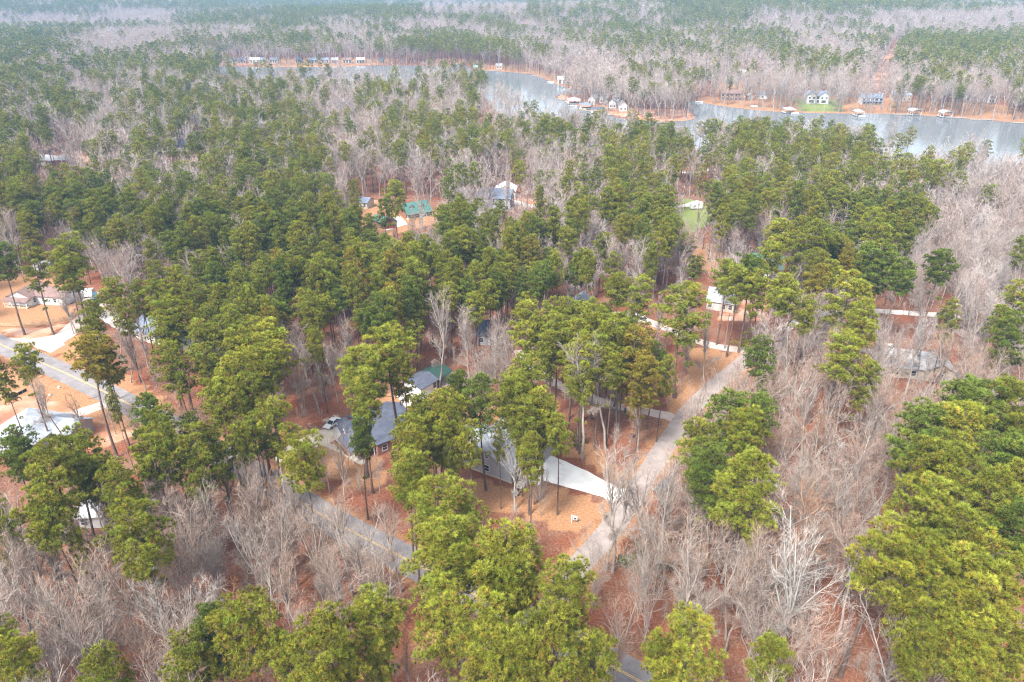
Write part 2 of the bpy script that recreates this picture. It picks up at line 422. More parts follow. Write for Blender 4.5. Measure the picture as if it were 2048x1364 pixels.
# ------------------------------------------------------------------ ground sheet
def build_ground():
    def axis(lo, hi, fine_lo, fine_hi, f, c):
        a = list(np.arange(fine_lo, fine_hi, f))
        s = f; v = fine_hi
        while v < hi:
            a.append(v); s = min(s * 1.12, c); v += s
        a.append(hi)
        s = f; v = fine_lo - f; b = []
        while v > lo:
            b.append(v); s = min(s * 1.12, c); v -= s
        b.append(lo)
        return np.array(sorted(set(np.round(b + a, 3))))
    xs = axis(-9000, 9000, -190, 190, 2.2, 400)
    ys = axis(-1500, 12000, 60, 640, 2.6, 400)
    X, Y = np.meshgrid(xs, ys)
    Z = gz(X, Y)
    n, m = X.shape
    co = np.stack([X, Y, Z], -1).reshape(-1, 3).astype(np.float32)
    idx = np.arange(n * m).reshape(n, m)
    q = np.stack([idx[:-1, :-1], idx[:-1, 1:], idx[1:, 1:], idx[1:, :-1]], -1).reshape(-1, 4)
    me = bpy.data.meshes.new('ground')
    me.vertices.add(len(co)); me.vertices.foreach_set('co', co.ravel())
    me.loops.add(len(q) * 4); me.loops.foreach_set('vertex_index', q.ravel())
    me.polygons.add(len(q)); me.polygons.foreach_set('loop_start', np.arange(0, len(q) * 4, 4)); me.polygons.foreach_set('loop_total', np.full(len(q), 4))
    me.update(calc_edges=True)
    cov = np.zeros((n * m, 4), np.float32); pale = np.zeros((n * m, 4), np.float32)
    fx, fy = X.ravel(), Y.ravel()
    for poly, k in COV_G:
        w = in_poly(fx, fy, poly).astype(np.float32)
        if k == 'straw': cov[:, 0] = np.maximum(cov[:, 0], w)
        if k == 'clay': cov[:, 1] = np.maximum(cov[:, 1], w)
        if k == 'grass': cov[:, 2] = np.maximum(cov[:, 2], w)
        if k == 'pale': pale[:, 0] = np.maximum(pale[:, 0], w)
    # dry verge along the roads
    dv = np.minimum(dist_line(fx, fy, RM) - 3.5, dist_line(fx, fy, RS) - 2.8)
    cov[:, 0] = np.maximum(cov[:, 0], (np.clip(1 - dv / 3.0, 0, 1) * 0.62).astype(np.float32))
    cov[:, 3] = 1; pale[:, 3] = 1
    for nm, a in (('cover', cov), ('pale', pale)):
        at = me.color_attributes.new(nm, 'FLOAT_COLOR', 'POINT'); at.data.foreach_set('color', a.ravel())
    mtl, nt, b = nodes_of('forest_floor')
    N = nt.nodes.new; L = nt.links.new
    geo = N('ShaderNodeNewGeometry')
    def noise(sc, det=6, rough=0.6):
        t = N('ShaderNodeTexNoise'); t.inputs['Scale'].default_value = sc; t.inputs['Detail'].default_value = det; t.inputs['Roughness'].default_value = rough
        L(geo.outputs['Position'], t.inputs['Vector']); return t.outputs['Fac']
    def ramp(fac, stops):
        r = N('ShaderNodeValToRGB'); els = r.color_ramp.elements
        els[0].position, els[0].color = stops[0][0], (*stops[0][1], 1)
        els[1].position, els[1].color = stops[-1][0], (*stops[-1][1], 1)
        for p, c in stops[1:-1]:
            e = els.new(p); e.color = (*c, 1)
        L(fac, r.inputs['Fac']); return r.outputs[0]
    def mix(fac, a, bb, mode='MIX'):
        x = N('ShaderNodeMix'); x.data_type = 'RGBA'; x.blend_type = mode
        if isinstance(fac, float): x.inputs[0].default_value = fac
        else: L(fac, x.inputs[0])
        L(a, x.inputs[6]); L(bb, x.inputs[7]); return x.outputs[2]
    def math_(op, a, bb):
        x = N('ShaderNodeMath'); x.operation = op
        for i, s_ in enumerate((a, bb)):
            if isinstance(s_, float): x.inputs[i].default_value = s_
            else: L(s_, x.inputs[i])
        x.use_clamp = op != 'MULTIPLY'
        return x.outputs[0]
    fine = noise(2.2, 8, 0.75); mid = noise(0.12, 5); big = noise(0.025, 4)
    litter = ramp(fine, [(0.30, (0.06, 0.022, 0.014)), (0.47, (0.17, 0.058, 0.030)), (0.58, (0.235, 0.090, 0.048)), (0.72, (0.33, 0.17, 0.11))])
    litter2 = ramp(fine, [(0.30, (0.09, 0.048, 0.034)), (0.5, (0.19, 0.095, 0.06)), (0.72, (0.34, 0.23, 0.165))])
    base = mix(ramp(mid, [(0.40, (0, 0, 0)), (0.62, (1, 1, 1))]), litter, litter2)
    straw = ramp(fine, [(0.3, (0.18, 0.085, 0.042)), (0.5, (0.31, 0.16, 0.080)), (0.7, (0.42, 0.265, 0.155))])
    clay = ramp(mid, [(0.35, (0.33, 0.125, 0.065)), (0.5, (0.41, 0.20, 0.12)), (0.65, (0.46, 0.32, 0.24))])
    grass = ramp(fine, [(0.3, (0.10, 0.14, 0.04)), (0.6, (0.20, 0.23, 0.07)), (0.75, (0.3, 0.27, 0.13))])
    palec = ramp(fine, [(0.3, (0.38, 0.29, 0.21)), (0.7, (0.58, 0.50, 0.41))])
    at = N('ShaderNodeAttribute'); at.attribute_name = 'cover'
    at2 = N('ShaderNodeAttribute'); at2.attribute_name = 'pale'
    sep = N('ShaderNodeSeparateColor'); L(at.outputs['Color'], sep.inputs[0])
    edge = noise(0.35, 6, 0.7)
    def soft(ch):
        s1 = math_('MULTIPLY', edge, 1.1); s2 = math_('ADD', ch, s1)
        mr = N('ShaderNodeMapRange'); mr.inputs['From Min'].default_value = 0.86; mr.inputs['From Max'].default_value = 1.12
        x = N('ShaderNodeMath'); x.operation = 'ADD'; L(ch, x.inputs[0]); L(s1, x.inputs[1])
        L(x.outputs[0], mr.inputs['Value']); return mr.outputs[0]
    c = mix(soft(sep.outputs[1]), base, clay)
    c = mix(soft(sep.outputs[0]), c, straw)
    c = mix(soft(sep.outputs[2]), c, grass)
    c = mix(soft(at2.outputs['Fac']), c, palec)
    c = mix(0.35, c, ramp(big, [(0.3, (0.75, 0.72, 0.72)), (0.7, (1.15, 1.15, 1.15))]), 'MULTIPLY')
    L(c, b.inputs['Base Color']); b.inputs['Roughness'].default_value = 0.95; b.inputs['Specular IOR Level'].default_value = 0.1
    bp = N('ShaderNodeBump'); bp.inputs['Strength'].default_value = 0.7; bp.inputs['Distance'].default_value = 0.12
    L(fine, bp.inputs['Height']); L(bp.outputs[0], b.inputs['Normal'])
    me.materials.append(mtl)
    o = link('ground', me); tag(o, kind='structure')
build_ground()

def strip(name, line, w, m, z, jitter=0.0, uv=None):
    """a ribbon of road along a line of ground points"""
    pts = [Vector((p[0], p[1], 0)) for p in line]
    out = []
    for i in range(len(pts) - 1):                      # smooth it
        p0 = pts[max(i - 1, 0)]; p1 = pts[i]; p2 = pts[i + 1]; p3 = pts[min(i + 2, len(pts) - 1)]
        n = max(2, int((p2 - p1).length / 1.5))
        for k in range(n):
            t = k / n
            out.append(0.5 * ((2 * p1) + (-p0 + p2) * t + (2 * p0 - 5 * p1 + 4 * p2 - p3) * t * t + (-p0 + 3 * p1 - 3 * p2 + p3) * t ** 3))
    out.append(pts[-1])
    vs = []; fs = []
    for i, p in enumerate(out):
        d = (out[min(i + 1, len(out) - 1)] - out[max(i - 1, 0)]).normalized()
        nrm = Vector((-d.y, d.x, 0))
        a = w / 2 + random.uniform(-jitter, jitter); b = w / 2 + random.uniform(-jitter, jitter)
        vs += [(p.x + nrm.x * a, p.y + nrm.y * a, z), (p.x - nrm.x * b, p.y - nrm.y * b, z)]
        if i: fs.append((2 * i - 2, 2 * i - 1, 2 * i + 1, 2 * i))
    mb = MB(); mb.add(vs, fs)
    o = link(name, mb.mesh(name, m)); tag(o, kind='structure')
    return o, out

def asphalt(name, c0, c1):
    m, nt, b = nodes_of(name)
    N = nt.nodes.new; L = nt.links.new
    g = N('ShaderNodeNewGeometry')
    n1 = N('ShaderNodeTexNoise'); n1.inputs['Scale'].default_value = 0.25; n1.inputs['Detail'].default_value = 7; n1.inputs['Roughness'].default_value = 0.7
    L(g.outputs['Position'], n1.inputs['Vector'])
    r = N('ShaderNodeValToRGB'); r.color_ramp.elements[0].position = 0.35; r.color_ramp.elements[1].position = 0.65
    r.color_ramp.elements[0].color = (*c0, 1); r.color_ramp.elements[1].color = (*c1, 1)
    L(n1.outputs['Fac'], r.inputs['Fac'])
    n2 = N('ShaderNodeTexNoise'); n2.inputs['Scale'].default_value = 6; n2.inputs['Detail'].default_value = 3
    L(g.outputs['Position'], n2.inputs['Vector'])
    x = N('ShaderNodeMix'); x.data_type = 'RGBA'; x.blend_type = 'OVERLAY'; x.inputs[0].default_value = 0.5
    L(r.outputs[0], x.inputs[6]); L(n2.outputs['Fac'], x.inputs[7])
    n3 = N('ShaderNodeTexNoise'); n3.inputs['Scale'].default_value = 0.55; n3.inputs['Detail'].default_value = 9; n3.inputs['Roughness'].default_value = 0.75   # drifted leaves and stains
    L(g.outputs['Position'], n3.inputs['Vector'])
    mr = N('ShaderNodeMapRange'); mr.inputs['From Min'].default_value = 0.56; mr.inputs['From Max'].default_value = 0.66; mr.inputs['To Max'].default_value = 0.55
    L(n3.outputs['Fac'], mr.inputs['Value'])
    y = N('ShaderNodeMix'); y.data_type = 'RGBA'; L(mr.outputs[0], y.inputs[0]); L(x.outputs[2], y.inputs[6]); y.inputs[7].default_value = (c0[0] * 0.9, c0[1] * 0.62, c0[2] * 0.45, 1)
    L(y.outputs[2], b.inputs['Base Color'])
    b.inputs['Roughness'].default_value = 0.9
    MATS[name] = m
    return m
M_ASPH = asphalt('weathered_asphalt', (0.14, 0.13, 0.135), (0.235, 0.215, 0.215))
M_SIDE = asphalt('pale_chip_road', (0.20, 0.168, 0.155), (0.32, 0.272, 0.25))
M_GRAVEL = asphalt('gravel', (0.30, 0.24, 0.21), (0.46, 0.39, 0.35))
M_PALE = asphalt('pale_drive', (0.44, 0.39, 0.35), (0.58, 0.54, 0.50))
M_YELLOW = mat('road_yellow', (0.62, 0.40, 0.10), 0.8, var=0.25, scale=2)
M_EDGE = mat('road_edge_white', (0.55, 0.5, 0.46), 0.8, var=0.3, scale=2)

road, mainpts = strip('road', RM, 6.6, M_ASPH, 0.016, 0.06)
strip('side_road', RS, 4.5, M_SIDE, 0.010, 0.10)
for l, w, k in LANE_G:
    strip('driveway', l, w, M_PALE if k == 'pale' else M_GRAVEL, 0.007, 0.25)
mk = MB()
for off, wd in ((0.13, 0.1), (-0.13, 0.1)):
    for i in range(len(mainpts) - 1):
        p, q = mainpts[i], mainpts[i + 1]
        d = (q - p)
        if d.length < 1e-4: continue
        d.normalize(); n = Vector((-d.y, d.x, 0))
        a = [p + n * (off - wd / 2), p + n * (off + wd / 2), q + n * (off + wd / 2), q + n * (off - wd / 2)]
        mk.add([(v.x, v.y, 0.0205) for v in a], [(0, 1, 2, 3)])
tag(link('road_marking', mk.mesh('road_marking', M_YELLOW)), kind='structure')

def sheet(name, poly, m, z, thick=0.0, parent=None):
    vs = [(x, y, z) for x, y in poly]
    mb = MB()
    n = len(vs)
    if thick:
        mb.add(vs + [(x, y, z - thick) for x, y in poly], [tuple(range(n)), tuple(range(2 * n - 1, n - 1, -1))] + [(i, i + n, (i + 1) % n + n, (i + 1) % n) for i in range(n)])
    else:
        mb.add(vs, [tuple(range(n))])
    o = link(name, mb.mesh(name, m), parent)
    if parent is None: tag(o, kind='structure')
    return o

def ccw(poly):
    fine = []
    for (x0, y0), (x1, y1) in zip(poly, poly[1:] + poly[:1]):          # slightly uneven edges
        n = max(1, int(math.hypot(x1 - x0, y1 - y0) / 0.9)) if len(poly) < 60 else 1
        for i in range(n):
            j = 0.10 if (i and n > 1) else 0
            fine.append((x0 + (x1 - x0) * i / n + random.uniform(-j, j), y0 + (y1 - y0) * i / n + random.uniform(-j, j)))
    poly = fine
    a = sum(poly[i][0] * poly[(i + 1) % len(poly)][1] - poly[(i + 1) % len(poly)][0] * poly[i][1] for i in range(len(poly)))
    return poly if a > 0 else poly[::-1]

sheet('concrete_driveway', ccw(gp([(1086, 905), (1106, 912), (1140, 927), (1182, 946), (1212, 963), (1238, 975), (1256, 976), (1247, 990), (1224, 1008), (1208, 995), (1170, 984), (1125, 972), (1086, 961), (1078, 970), (1064, 968), (1060, 955), (1072, 930)])), M_CONCRETE, 0.024)
sheet('concrete_driveway', ccw(gp([(545, 918), (562, 900), (600, 878), (640, 860), (665, 858), (680, 872), (655, 888), (622, 897), (590, 908), (560, 925)])), M_OLDCONC, 0.020)
sheet('front_walk', ccw(gp([(640, 888), (652, 883), (720, 912), (735, 925), (722, 930), (690, 912)])), M_OLDCONC, 0.028)
sheet('gravel_pad', ccw(gp([(790, 790), (850, 775), (868, 790), (812, 815)])), M_PALE, 0.012)
sheet('gravel_pad', ccw(gp([(845, 742), (888, 728), (912, 748), (905, 768), (868, 778), (850, 770)])), M_GRAVEL, 0.010)
sheet('gravel_pad', ccw(gp([(10, 675), (60, 690), (100, 706), (130, 690), (120, 668), (60, 678)])), M_GRAVEL, 0.012)
sheet('gravel_pad', ccw(gp([(155, 585), (215, 590), (222, 612), (160, 606)])), M_GRAVEL, 0.013)
sheet('gravel_pad', ccw(gp([(770, 440), (800, 432), (815, 448), (770, 462)])), M_PALE, 0.013)

# water
def smooth_poly(poly, n=6):
    out = []
    m = len(poly)
    for i in range(m):
        p0, p1, p2, p3 = [Vector(poly[(i + k) % m]) for k in (-1, 0, 1, 2)]
        for k in range(n):
            t = k / n
            out.append(tuple(0.5 * ((2 * p1) + (-p0 + p2) * t + (2 * p0 - 5 * p1 + 4 * p2 - p3) * t * t + (-p0 + 3 * p1 - 3 * p2 + p3) * t ** 3)))
    return out
mw, nt, b = nodes_of('lake_water')
g = nt.nodes.new('ShaderNodeNewGeometry')
b.inputs['Base Color'].default_value = (0.13, 0.145, 0.155, 1); b.inputs['Roughness'].default_value = 0.11; b.inputs['IOR'].default_value = 1.33
b.inputs['Specular IOR Level'].default_value = 0.5
mp = nt.nodes.new('ShaderNodeMapping'); mp.inputs['Scale'].default_value = (0.35, 1.0, 1)
w1 = nt.nodes.new('ShaderNodeTexNoise'); w1.inputs['Scale'].default_value = 0.9; w1.inputs['Detail'].default_value = 6
bb = nt.nodes.new('ShaderNodeBump'); bb.inputs['Strength'].default_value = 0.07; bb.inputs['Distance'].default_value = 0.25
nt.links.new(g.outputs['Position'], mp.inputs['Vector']); nt.links.new(mp.outputs[0], w1.inputs['Vector'])
nt.links.new(w1.outputs['Fac'], bb.inputs['Height']); nt.links.new(bb.outputs[0], b.inputs['Normal'])
MATS['lake_water'] = mw
sheet('water', ccw(smooth_poly(LAKE)), mw, 0.06)

# ------------------------------------------------------------------ buildings
WIN = {}
def win_mesh(w, h, style='w'):
    key = (round(w, 1), round(h, 1), style)
    if key not in WIN:
        f = MB(); t = 0.10
        f.box(-w / 2 - t, -0.05, -t, w / 2 + t, 0.0, 0); f.box(-w / 2 - t, -0.05, h, w / 2 + t, 0.0, h + t)
        f.box(-w / 2 - t, -0.05, 0, -w / 2, 0.0, h); f.box(w / 2, -0.05, 0, w / 2 + t, 0.0, h)
        f.box(-w / 2, -0.04, h / 2 - 0.03, w / 2, -0.005, h / 2 + 0.03)
        p = MB(); p.box(-w / 2, -0.025, 0.0, w / 2, 0.0, h)
        WIN[key] = (f.mesh('window', M_TRIM), p.mesh('pane', M_GLASS))
    return WIN[key]

def add_window(root, x, y, z, w, h, ang=0.0):
    """window on a wall; ang turns its outward (-y) face"""
    fm, pm = win_mesh(w, h)
    o = link('window', fm, root, (x, y, z)); o.rotation_euler = (0, 0, ang)
    link('pane', pm, o)
    return o

def add_door(root, x, y, z, w, h, m, ang=0.0, name='door'):
    d = MB(); d.box(-w / 2, -0.06, 0, w / 2, 0.0, h)
    o = link(name, d.mesh(name, m), root, (x, y, z)); o.rotation_euler = (0, 0, ang)
    hnd = MB(); hnd.box(w / 2 - 0.18, -0.12, h * 0.48, w / 2 - 0.08, -0.06, h * 0.52)
    link('handle', hnd.mesh('handle', M_METAL), o)
    return o

def roof_mesh(w, d, zw, rise, ridge, oh=0.4, th=0.18, cx=0.0, y0=0.0):
    """two pitched slabs; ridge 'x' (along the front) or 'y' (gable to the front); 'hip' all sides"""
    mb = MB()
    if ridge == 'hip':
        x0, x1, a, b_ = cx - w / 2 - oh, cx + w / 2 + oh, y0 - oh, y0 + d + oh
        k = min(x1 - x0, b_ - a) / 2
        if x1 - x0 >= b_ - a: r0, r1 = (x0 + k, (a + b_) / 2), (x1 - k, (a + b_) / 2)
        else: r0, r1 = ((x0 + x1) / 2, a + k), ((x0 + x1) / 2, b_ - k)
        zb = zw - 0.05
        vs = [(x0, a, zb), (x1, a, zb), (x1, b_, zb), (x0, b_, zb), (r0[0], r0[1], zb + rise), (r1[0], r1[1], zb + rise)]
        if x1 - x0 >= b_ - a: fs = [(0, 1, 5, 4), (1, 2, 5), (2, 3, 4, 5), (3, 0, 4), (3, 2, 1, 0)]
        else: fs = [(0, 1, 4), (1, 2, 5, 4), (2, 3, 5), (3, 0, 4, 5), (3, 2, 1, 0)]
        mb.add(vs, fs)
        return mb
    half = (d if ridge == 'x' else w) / 2
    sl = rise / half; e = half + oh; ze = zw - oh * sl + 0.02; zr = zw + rise + 0.02
    L = (w if ridge == 'x' else d) + 2 * oh
    prof = [(-e, ze), (0, zr), (e, ze), (e, ze + th), (0, zr + th * 1.15), (-e, ze + th)]
    if ridge == 'x': mb.prism([(p[0] + y0 + half, p[1]) for p in prof], L, cx - w / 2 - oh, 'x')
    else: mb.prism([(p[0] + cx, p[1]) for p in prof], L, y0 - oh, 'y')
    return mb

def wall_mesh(w, d, zw, rise, ridge, cx=0.0, y0=0.0):
    mb = MB()
    if ridge == 'hip':
        mb.box(cx - w / 2, y0, -0.5, cx + w / 2, y0 + d, zw - 0.06)
    elif ridge == 'x':
        mb.prism([(y0, -0.5), (y0 + d, -0.5), (y0 + d, zw), (y0 + d / 2, zw + rise), (y0, zw)], w, cx - w / 2, 'x')
    else:
        mb.prism([(cx - w / 2, -0.5), (cx + w / 2, -0.5), (cx + w / 2, zw), (cx, zw + rise), (cx - w / 2, zw)], d, y0, 'y')
    return mb

def frame_root(name, a, b):
    """root at the middle of a front wall that runs a -> b (photo pixels of its foot), depth going away"""
    A, B = G(*a), G(*b)
    v = B - A; ang = math.atan2(v.y, v.x)
    c = (A + B) / 2
    return empty(name, (c.x, c.y, float(gz(c.x, c.y))), ang), v.length

def house(a, b, depth, zw, rise, ridge, rmat, wmat, label, cat='house', storeys=1, front='wdww', sides=2, chimney=False, porch=0, dormers=0, name='house', group=None, garage=False, wscale=1.0, width=None):
    root, w = frame_root(name, a, b)
    if width: w = width
    link('wall', wall_mesh(w, depth, zw, rise, ridge).mesh('wall', wmat), root)
    rf = link('roof', roof_mesh(w, depth, zw, rise, ridge).mesh('roof', rmat), root)
    sh = zw / storeys
    for s in range(storeys):
        n = len(front)
        for i, ch in enumerate(front):
            x = -w / 2 + w * (i + 0.5) / n
            ww = min(1.1 * wscale, w / n * 0.6)
            if ch == 'w': add_window(root, x, -0.01, s * sh + 0.9, ww, min(1.4, sh - 1.25))
            elif ch == 'W': add_window(root, x, -0.01, s * sh + 0.35, min(2.2, w / n * 0.8), sh - 0.8)
            elif ch == 'd' and s == 0: add_door(root, x, -0.01, 0.05, 1.0, 2.1, M_TRIM)
            elif ch == 'd': add_window(root, x, -0.01, s * sh + 0.9, 0.9, min(1.4, sh - 1.25))
            elif ch == 'g' and s == 0: add_door(root, x, -0.01, 0.05, 4.6 if w / n > 4.8 else 2.6, 2.3, M_WHITE, name='garage_door')
        for k in range(sides):
            y = depth * (k + 0.5) / sides
            add_window(root, w / 2 + 0.01, y, s * sh + 0.9, 0.9, min(1.3, sh - 1.25), math.pi / 2)
            add_window(root, -w / 2 - 0.01, y, s * sh + 0.9, 0.9, min(1.3, sh - 1.25), -math.pi / 2)
    if chimney:
        c = MB(); c.box(w * 0.22, depth * 0.42, zw + rise * 0.4, w * 0.22 + 0.8, depth * 0.42 + 0.7, zw + rise + 0.9)
        link('chimney', c.mesh('chimney', M_BRICK), rf)
    for k in range(dormers):
        x = (-0.5 + (k + 0.5) / dormers) * w * 0.8
        dz = zw + rise * 0.28; dd = MB()
        dd.prism([(x - 0.75, dz), (x + 0.75, dz), (x + 0.75, dz + 1.0), (x, dz + 1.6), (x - 0.75, dz + 1.0)], depth * 0.30, depth * 0.14, 'y')
        dm = link('dormer', dd.mesh('dormer', wmat), rf)
        rr = MB(); rr.prism([(x - 1.0, dz + 0.85), (x, dz + 1.65), (x + 1.0, dz + 0.85), (x + 1.0, dz + 0.97), (x, dz + 1.8), (x - 1.0, dz + 0.97)], depth * 0.33, depth * 0.12, 'y')
        link('dormer_roof', rr.mesh('dormer_roof', rmat), rf)
        add_window(rf, x, depth * 0.14 - 0.01, dz + 0.25, 0.7, 0.8)
    if porch:
        ph = MB(); ph.box(-w / 2, -porch, 0.0, w / 2, -0.003, 0.35)
        link('porch_floor', ph.mesh('porch_floor', M_WOOD), root)
        pr = MB(); ze = min(zw - 0.35, 2.9)
        pr.add([(-w / 2 - 0.2, -porch - 0.3, ze - 0.35), (w / 2 + 0.2, -porch - 0.3, ze - 0.35), (w / 2 + 0.2, -0.02, ze + 0.2), (-w / 2 - 0.2, -0.02, ze + 0.2),
                (-w / 2 - 0.2, -porch - 0.3, ze - 0.23), (w / 2 + 0.2, -porch - 0.3, ze - 0.23), (w / 2 + 0.2, -0.02, ze + 0.32), (-w / 2 - 0.2, -0.02, ze + 0.32)],
               [(3, 2, 1, 0), (4, 5, 6, 7), (0, 1, 5, 4), (1, 2, 6, 5), (2, 3, 7, 6), (3, 0, 4, 7)])
        link('porch_roof', pr.mesh('porch_roof', rmat), root)
        pm = MB(); pm.box(-0.08, -0.08, 0.35, 0.08, 0.08, ze - 0.33); pm = pm.mesh('post', M_TRIM)
        n = max(3, int(w / 2.6))
        for i in range(n + 1): link('post', pm, root, (-w / 2 + 0.1 + (w - 0.2) * i / n, -porch + 0.12, 0))
        rl = MB(); rl.box(-w / 2 + 0.1, -porch + 0.1, 1.2, w / 2 - 0.1, -porch + 0.16, 1.28)
        link('railing', rl.mesh('railing', M_TRIM), root)
    tag(root, label, cat, group)
    return root, w

def wing(root, w, d, zw, rise, ridge, cx, y0, rmat, wmat, wins=()):
    link('wall', wall_mesh(w, d, zw, rise, ridge, cx, y0).mesh('wall', wmat), root)
    link('roof', roof_mesh(w, d, zw, rise, ridge, 0.4, 0.18, cx, y0).mesh('roof', rmat), root)
    for x, z, ww, hh in wins: add_window(root, cx + x, y0 - 0.01, z, ww, hh)

# the new grey house at the centre
r1, w1 = house((926, 932), (1023, 967), 16.0, 3.2, 3.0, 'y', R_GREY, M_GREYSIDE, 'new grey sided house with grey shingle roof beside the white concrete driveway', front='n', sides=3, chimney=False)
wing(r1, 9.0, 7.5, 3.1, 2.5, 'x', 3.8, 8.3, R_GREY, M_GREYSIDE, [(2.9, 0.9, 1.0, 1.3)])
wing(r1, 6.0, 8.0, 2.9, 2.1, 'x', -6.6, 4.2, R_GREY, M_GREYSIDE, [(-1.2, 0.9, 1.0, 1.3)])
add_door(r1, w1 / 2 + 0.06, 2.4, 0.1, 1.0, 2.1, M_WHITE, math.pi / 2); add_door(r1, w1 / 2 + 0.02, 6.2, -0.1, 2.8, 2.3, M_WHITE, math.pi / 2, 'garage_door')
add_window(r1, 0, -0.01, 1.0, 1.1, 1.4); add_window(r1, -w1 * 0.3, -0.01, 1.0, 1.0, 1.4); vt = add_window(r1, 0, -0.01, 4.2, 0.7, 0.8)
trimb = MB()
for sgn in (-1, 1):
    trimb.add([(sgn * (w1 / 2 + 0.42), -0.43, 2.88), (0, -0.43, 6.18), (0, -0.43, 6.38), (sgn * (w1 / 2 + 0.42), -0.43, 3.08), (sgn * (w1 / 2 + 0.42), -0.405, 2.88), (0, -0.405, 6.18), (0, -0.405, 6.38), (sgn * (w1 / 2 + 0.42), -0.405, 3.08)],
              [(0, 1, 2, 3), (7, 6, 5, 4), (0, 4, 5, 1), (3, 2, 6, 7)])
link('gable_trim', trimb.mesh('gable_trim', M_TRIM), r1)
fd = MB(); fd.box(-w1 / 2 - 0.03, -0.03, -0.4, w1 / 2 + 0.03, 16.03, 0.35); link('foundation', fd.mesh('foundation', M_OLDCONC), r1)
dk = MB(); dk.box(w1 / 2 + 0.02, 0.6, 0.95, w1 / 2 + 3.2, 3.5, 1.1); deck = link('deck', dk.mesh('deck', M_WOOD), r1)
psm = MB(); psm.box(-0.07, -0.07, -0.3, 0.07, 0.07, 2.0); psm = psm.mesh('post', M_TRIM)
for px_, py_ in ((0.15, 0.7), (1.6, 0.7), (3.1, 0.7), (3.1, 2.0), (3.1, 3.4)): link('post', psm, deck, (w1 / 2 + px_, py_, 0))
rlm = MB(); rlm.box(w1 / 2 + 0.1, 0.66, 1.9, w1 / 2 + 3.15, 0.74, 1.98); rlm.box(w1 / 2 + 0.1, 0.66, 1.25, w1 / 2 + 3.15, 0.74, 1.31)
for i in range(16): rlm.box(w1 / 2 + 0.2 + i * 0.19, 0.68, 1.31, w1 / 2 + 0.24 + i * 0.19, 0.72, 1.9)
link('railing', rlm.mesh('railing', M_TRIM), deck)
stm = MB(); stm.box(-0.65, -0.15, 0, 0.65, 0.15, 0.05); stm = stm.mesh('step', M_WOOD)
for i in range(6): link('step', stm, deck, (w1 / 2 + 2.3, 0.45 - 0.28 * i, 0.82 - 0.17 * i))
sg = MB()
for sx in (1.6, 3.0):
    sg.add([(w1 / 2 + sx, 0.6, 0.75), (w1 / 2 + sx + 0.05, 0.6, 0.75), (w1 / 2 + sx + 0.05, -1.1, -0.2), (w1 / 2 + sx, -1.1, -0.2), (w1 / 2 + sx, 0.6, 1.0), (w1 / 2 + sx + 0.05, 0.6, 1.0), (w1 / 2 + sx + 0.05, -1.1, 0.05), (w1 / 2 + sx, -1.1, 0.05)],
           [(0, 1, 2, 3), (7, 6, 5, 4), (0, 3, 7, 4), (1, 5, 6, 2), (3, 2, 6, 7)])
    sg.add([(w1 / 2 + sx, 0.6, 1.85), (w1 / 2 + sx + 0.06, 0.6, 1.85), (w1 / 2 + sx + 0.06, -1.1, 0.9), (w1 / 2 + sx, -1.1, 0.9), (w1 / 2 + sx, 0.6, 1.95), (w1 / 2 + sx + 0.06, 0.6, 1.95), (w1 / 2 + sx + 0.06, -1.1, 1.0), (w1 / 2 + sx, -1.1, 1.0)],
           [(0, 1, 2, 3), (7, 6, 5, 4), (0, 3, 7, 4), (1, 5, 6, 2), (3, 2, 6, 7)])
link('stair_rail', sg.mesh('stair_rail', M_TRIM), deck)

# the dark roofed brick house with the white gabled porch
r2, w2 = house((757, 912), (836, 880), 14.0, 3.1, 3.0, 'x', R_DARK, M_BRICK, 'brick house with dark shingle roof and white trimmed gables between pines', front='wnw', sides=0, chimney=False)
wing(r2, 4.6, 6.6, 3.0, 2.3, 'x', -w2 / 2 - 2.3, 5.4, R_DARK, M_WHITE, [])
wing(r2, 4.6, 3.5, 2.9, 2.2, 'y', -w2 / 2 - 3.0, 3.6, R_DARK, M_BRICK, [(0, 0.9, 1.2, 1.4), (0, 3.2, 0.7, 0.8)])
for i, yy in enumerate((7.0, 10.2)):
    dz = 3.9; dd = MB(); dd.prism([(yy - 0.8, dz - 0.5), (yy + 0.8, dz - 0.5), (yy + 0.8, dz + 0.8), (yy, dz + 1.6), (yy - 0.8, dz + 0.8)], 2.2, -w2 / 2 - 4.2, 'x')
    dm = link('dormer', dd.mesh('dormer', M_WHITE), r2)
    rr = MB(); rr.prism([(yy - 1.05, dz + 0.65), (yy, dz + 1.7), (yy + 1.05, dz + 0.65), (yy + 1.05, dz + 0.8), (yy, dz + 1.86), (yy - 1.05, dz + 0.8)], 2.5, -w2 / 2 - 4.4, 'x')
    link('dormer_roof', rr.mesh('dormer_roof', R_DARK), dm)
    add_window(dm, -w2 / 2 - 4.22, yy, dz - 0.1, 0.7, 0.85, -math.pi / 2)
add_window(r2, -w2 / 2 - 0.012, 1.3, 0.9, 1.1, 1.5, -math.pi / 2)
pm = MB(); pm.box(-0.09, -0.09, 0, 0.09, 0.09, 2.75); pm = pm.mesh('post', M_TRIM)
for y in (0.8, 2.4): link('post', pm, r2, (-w2 / 2 - 5.6, y, 0)); link('post', pm, r2, (-w2 / 2 - 0.5, y, 0))
pr = MB(); pr.prism([(-w2 / 2 - 6.0, 2.75), (-w2 / 2 - 3.0, 4.5), (-w2 / 2 - 0.2, 2.75), (-w2 / 2 - 0.2, 2.95), (-w2 / 2 - 3.0, 4.72), (-w2 / 2 - 6.0, 2.95)], 2.3, 0.3, 'y')
link('porch_roof', pr.mesh('porch_roof', R_DARK), r2)
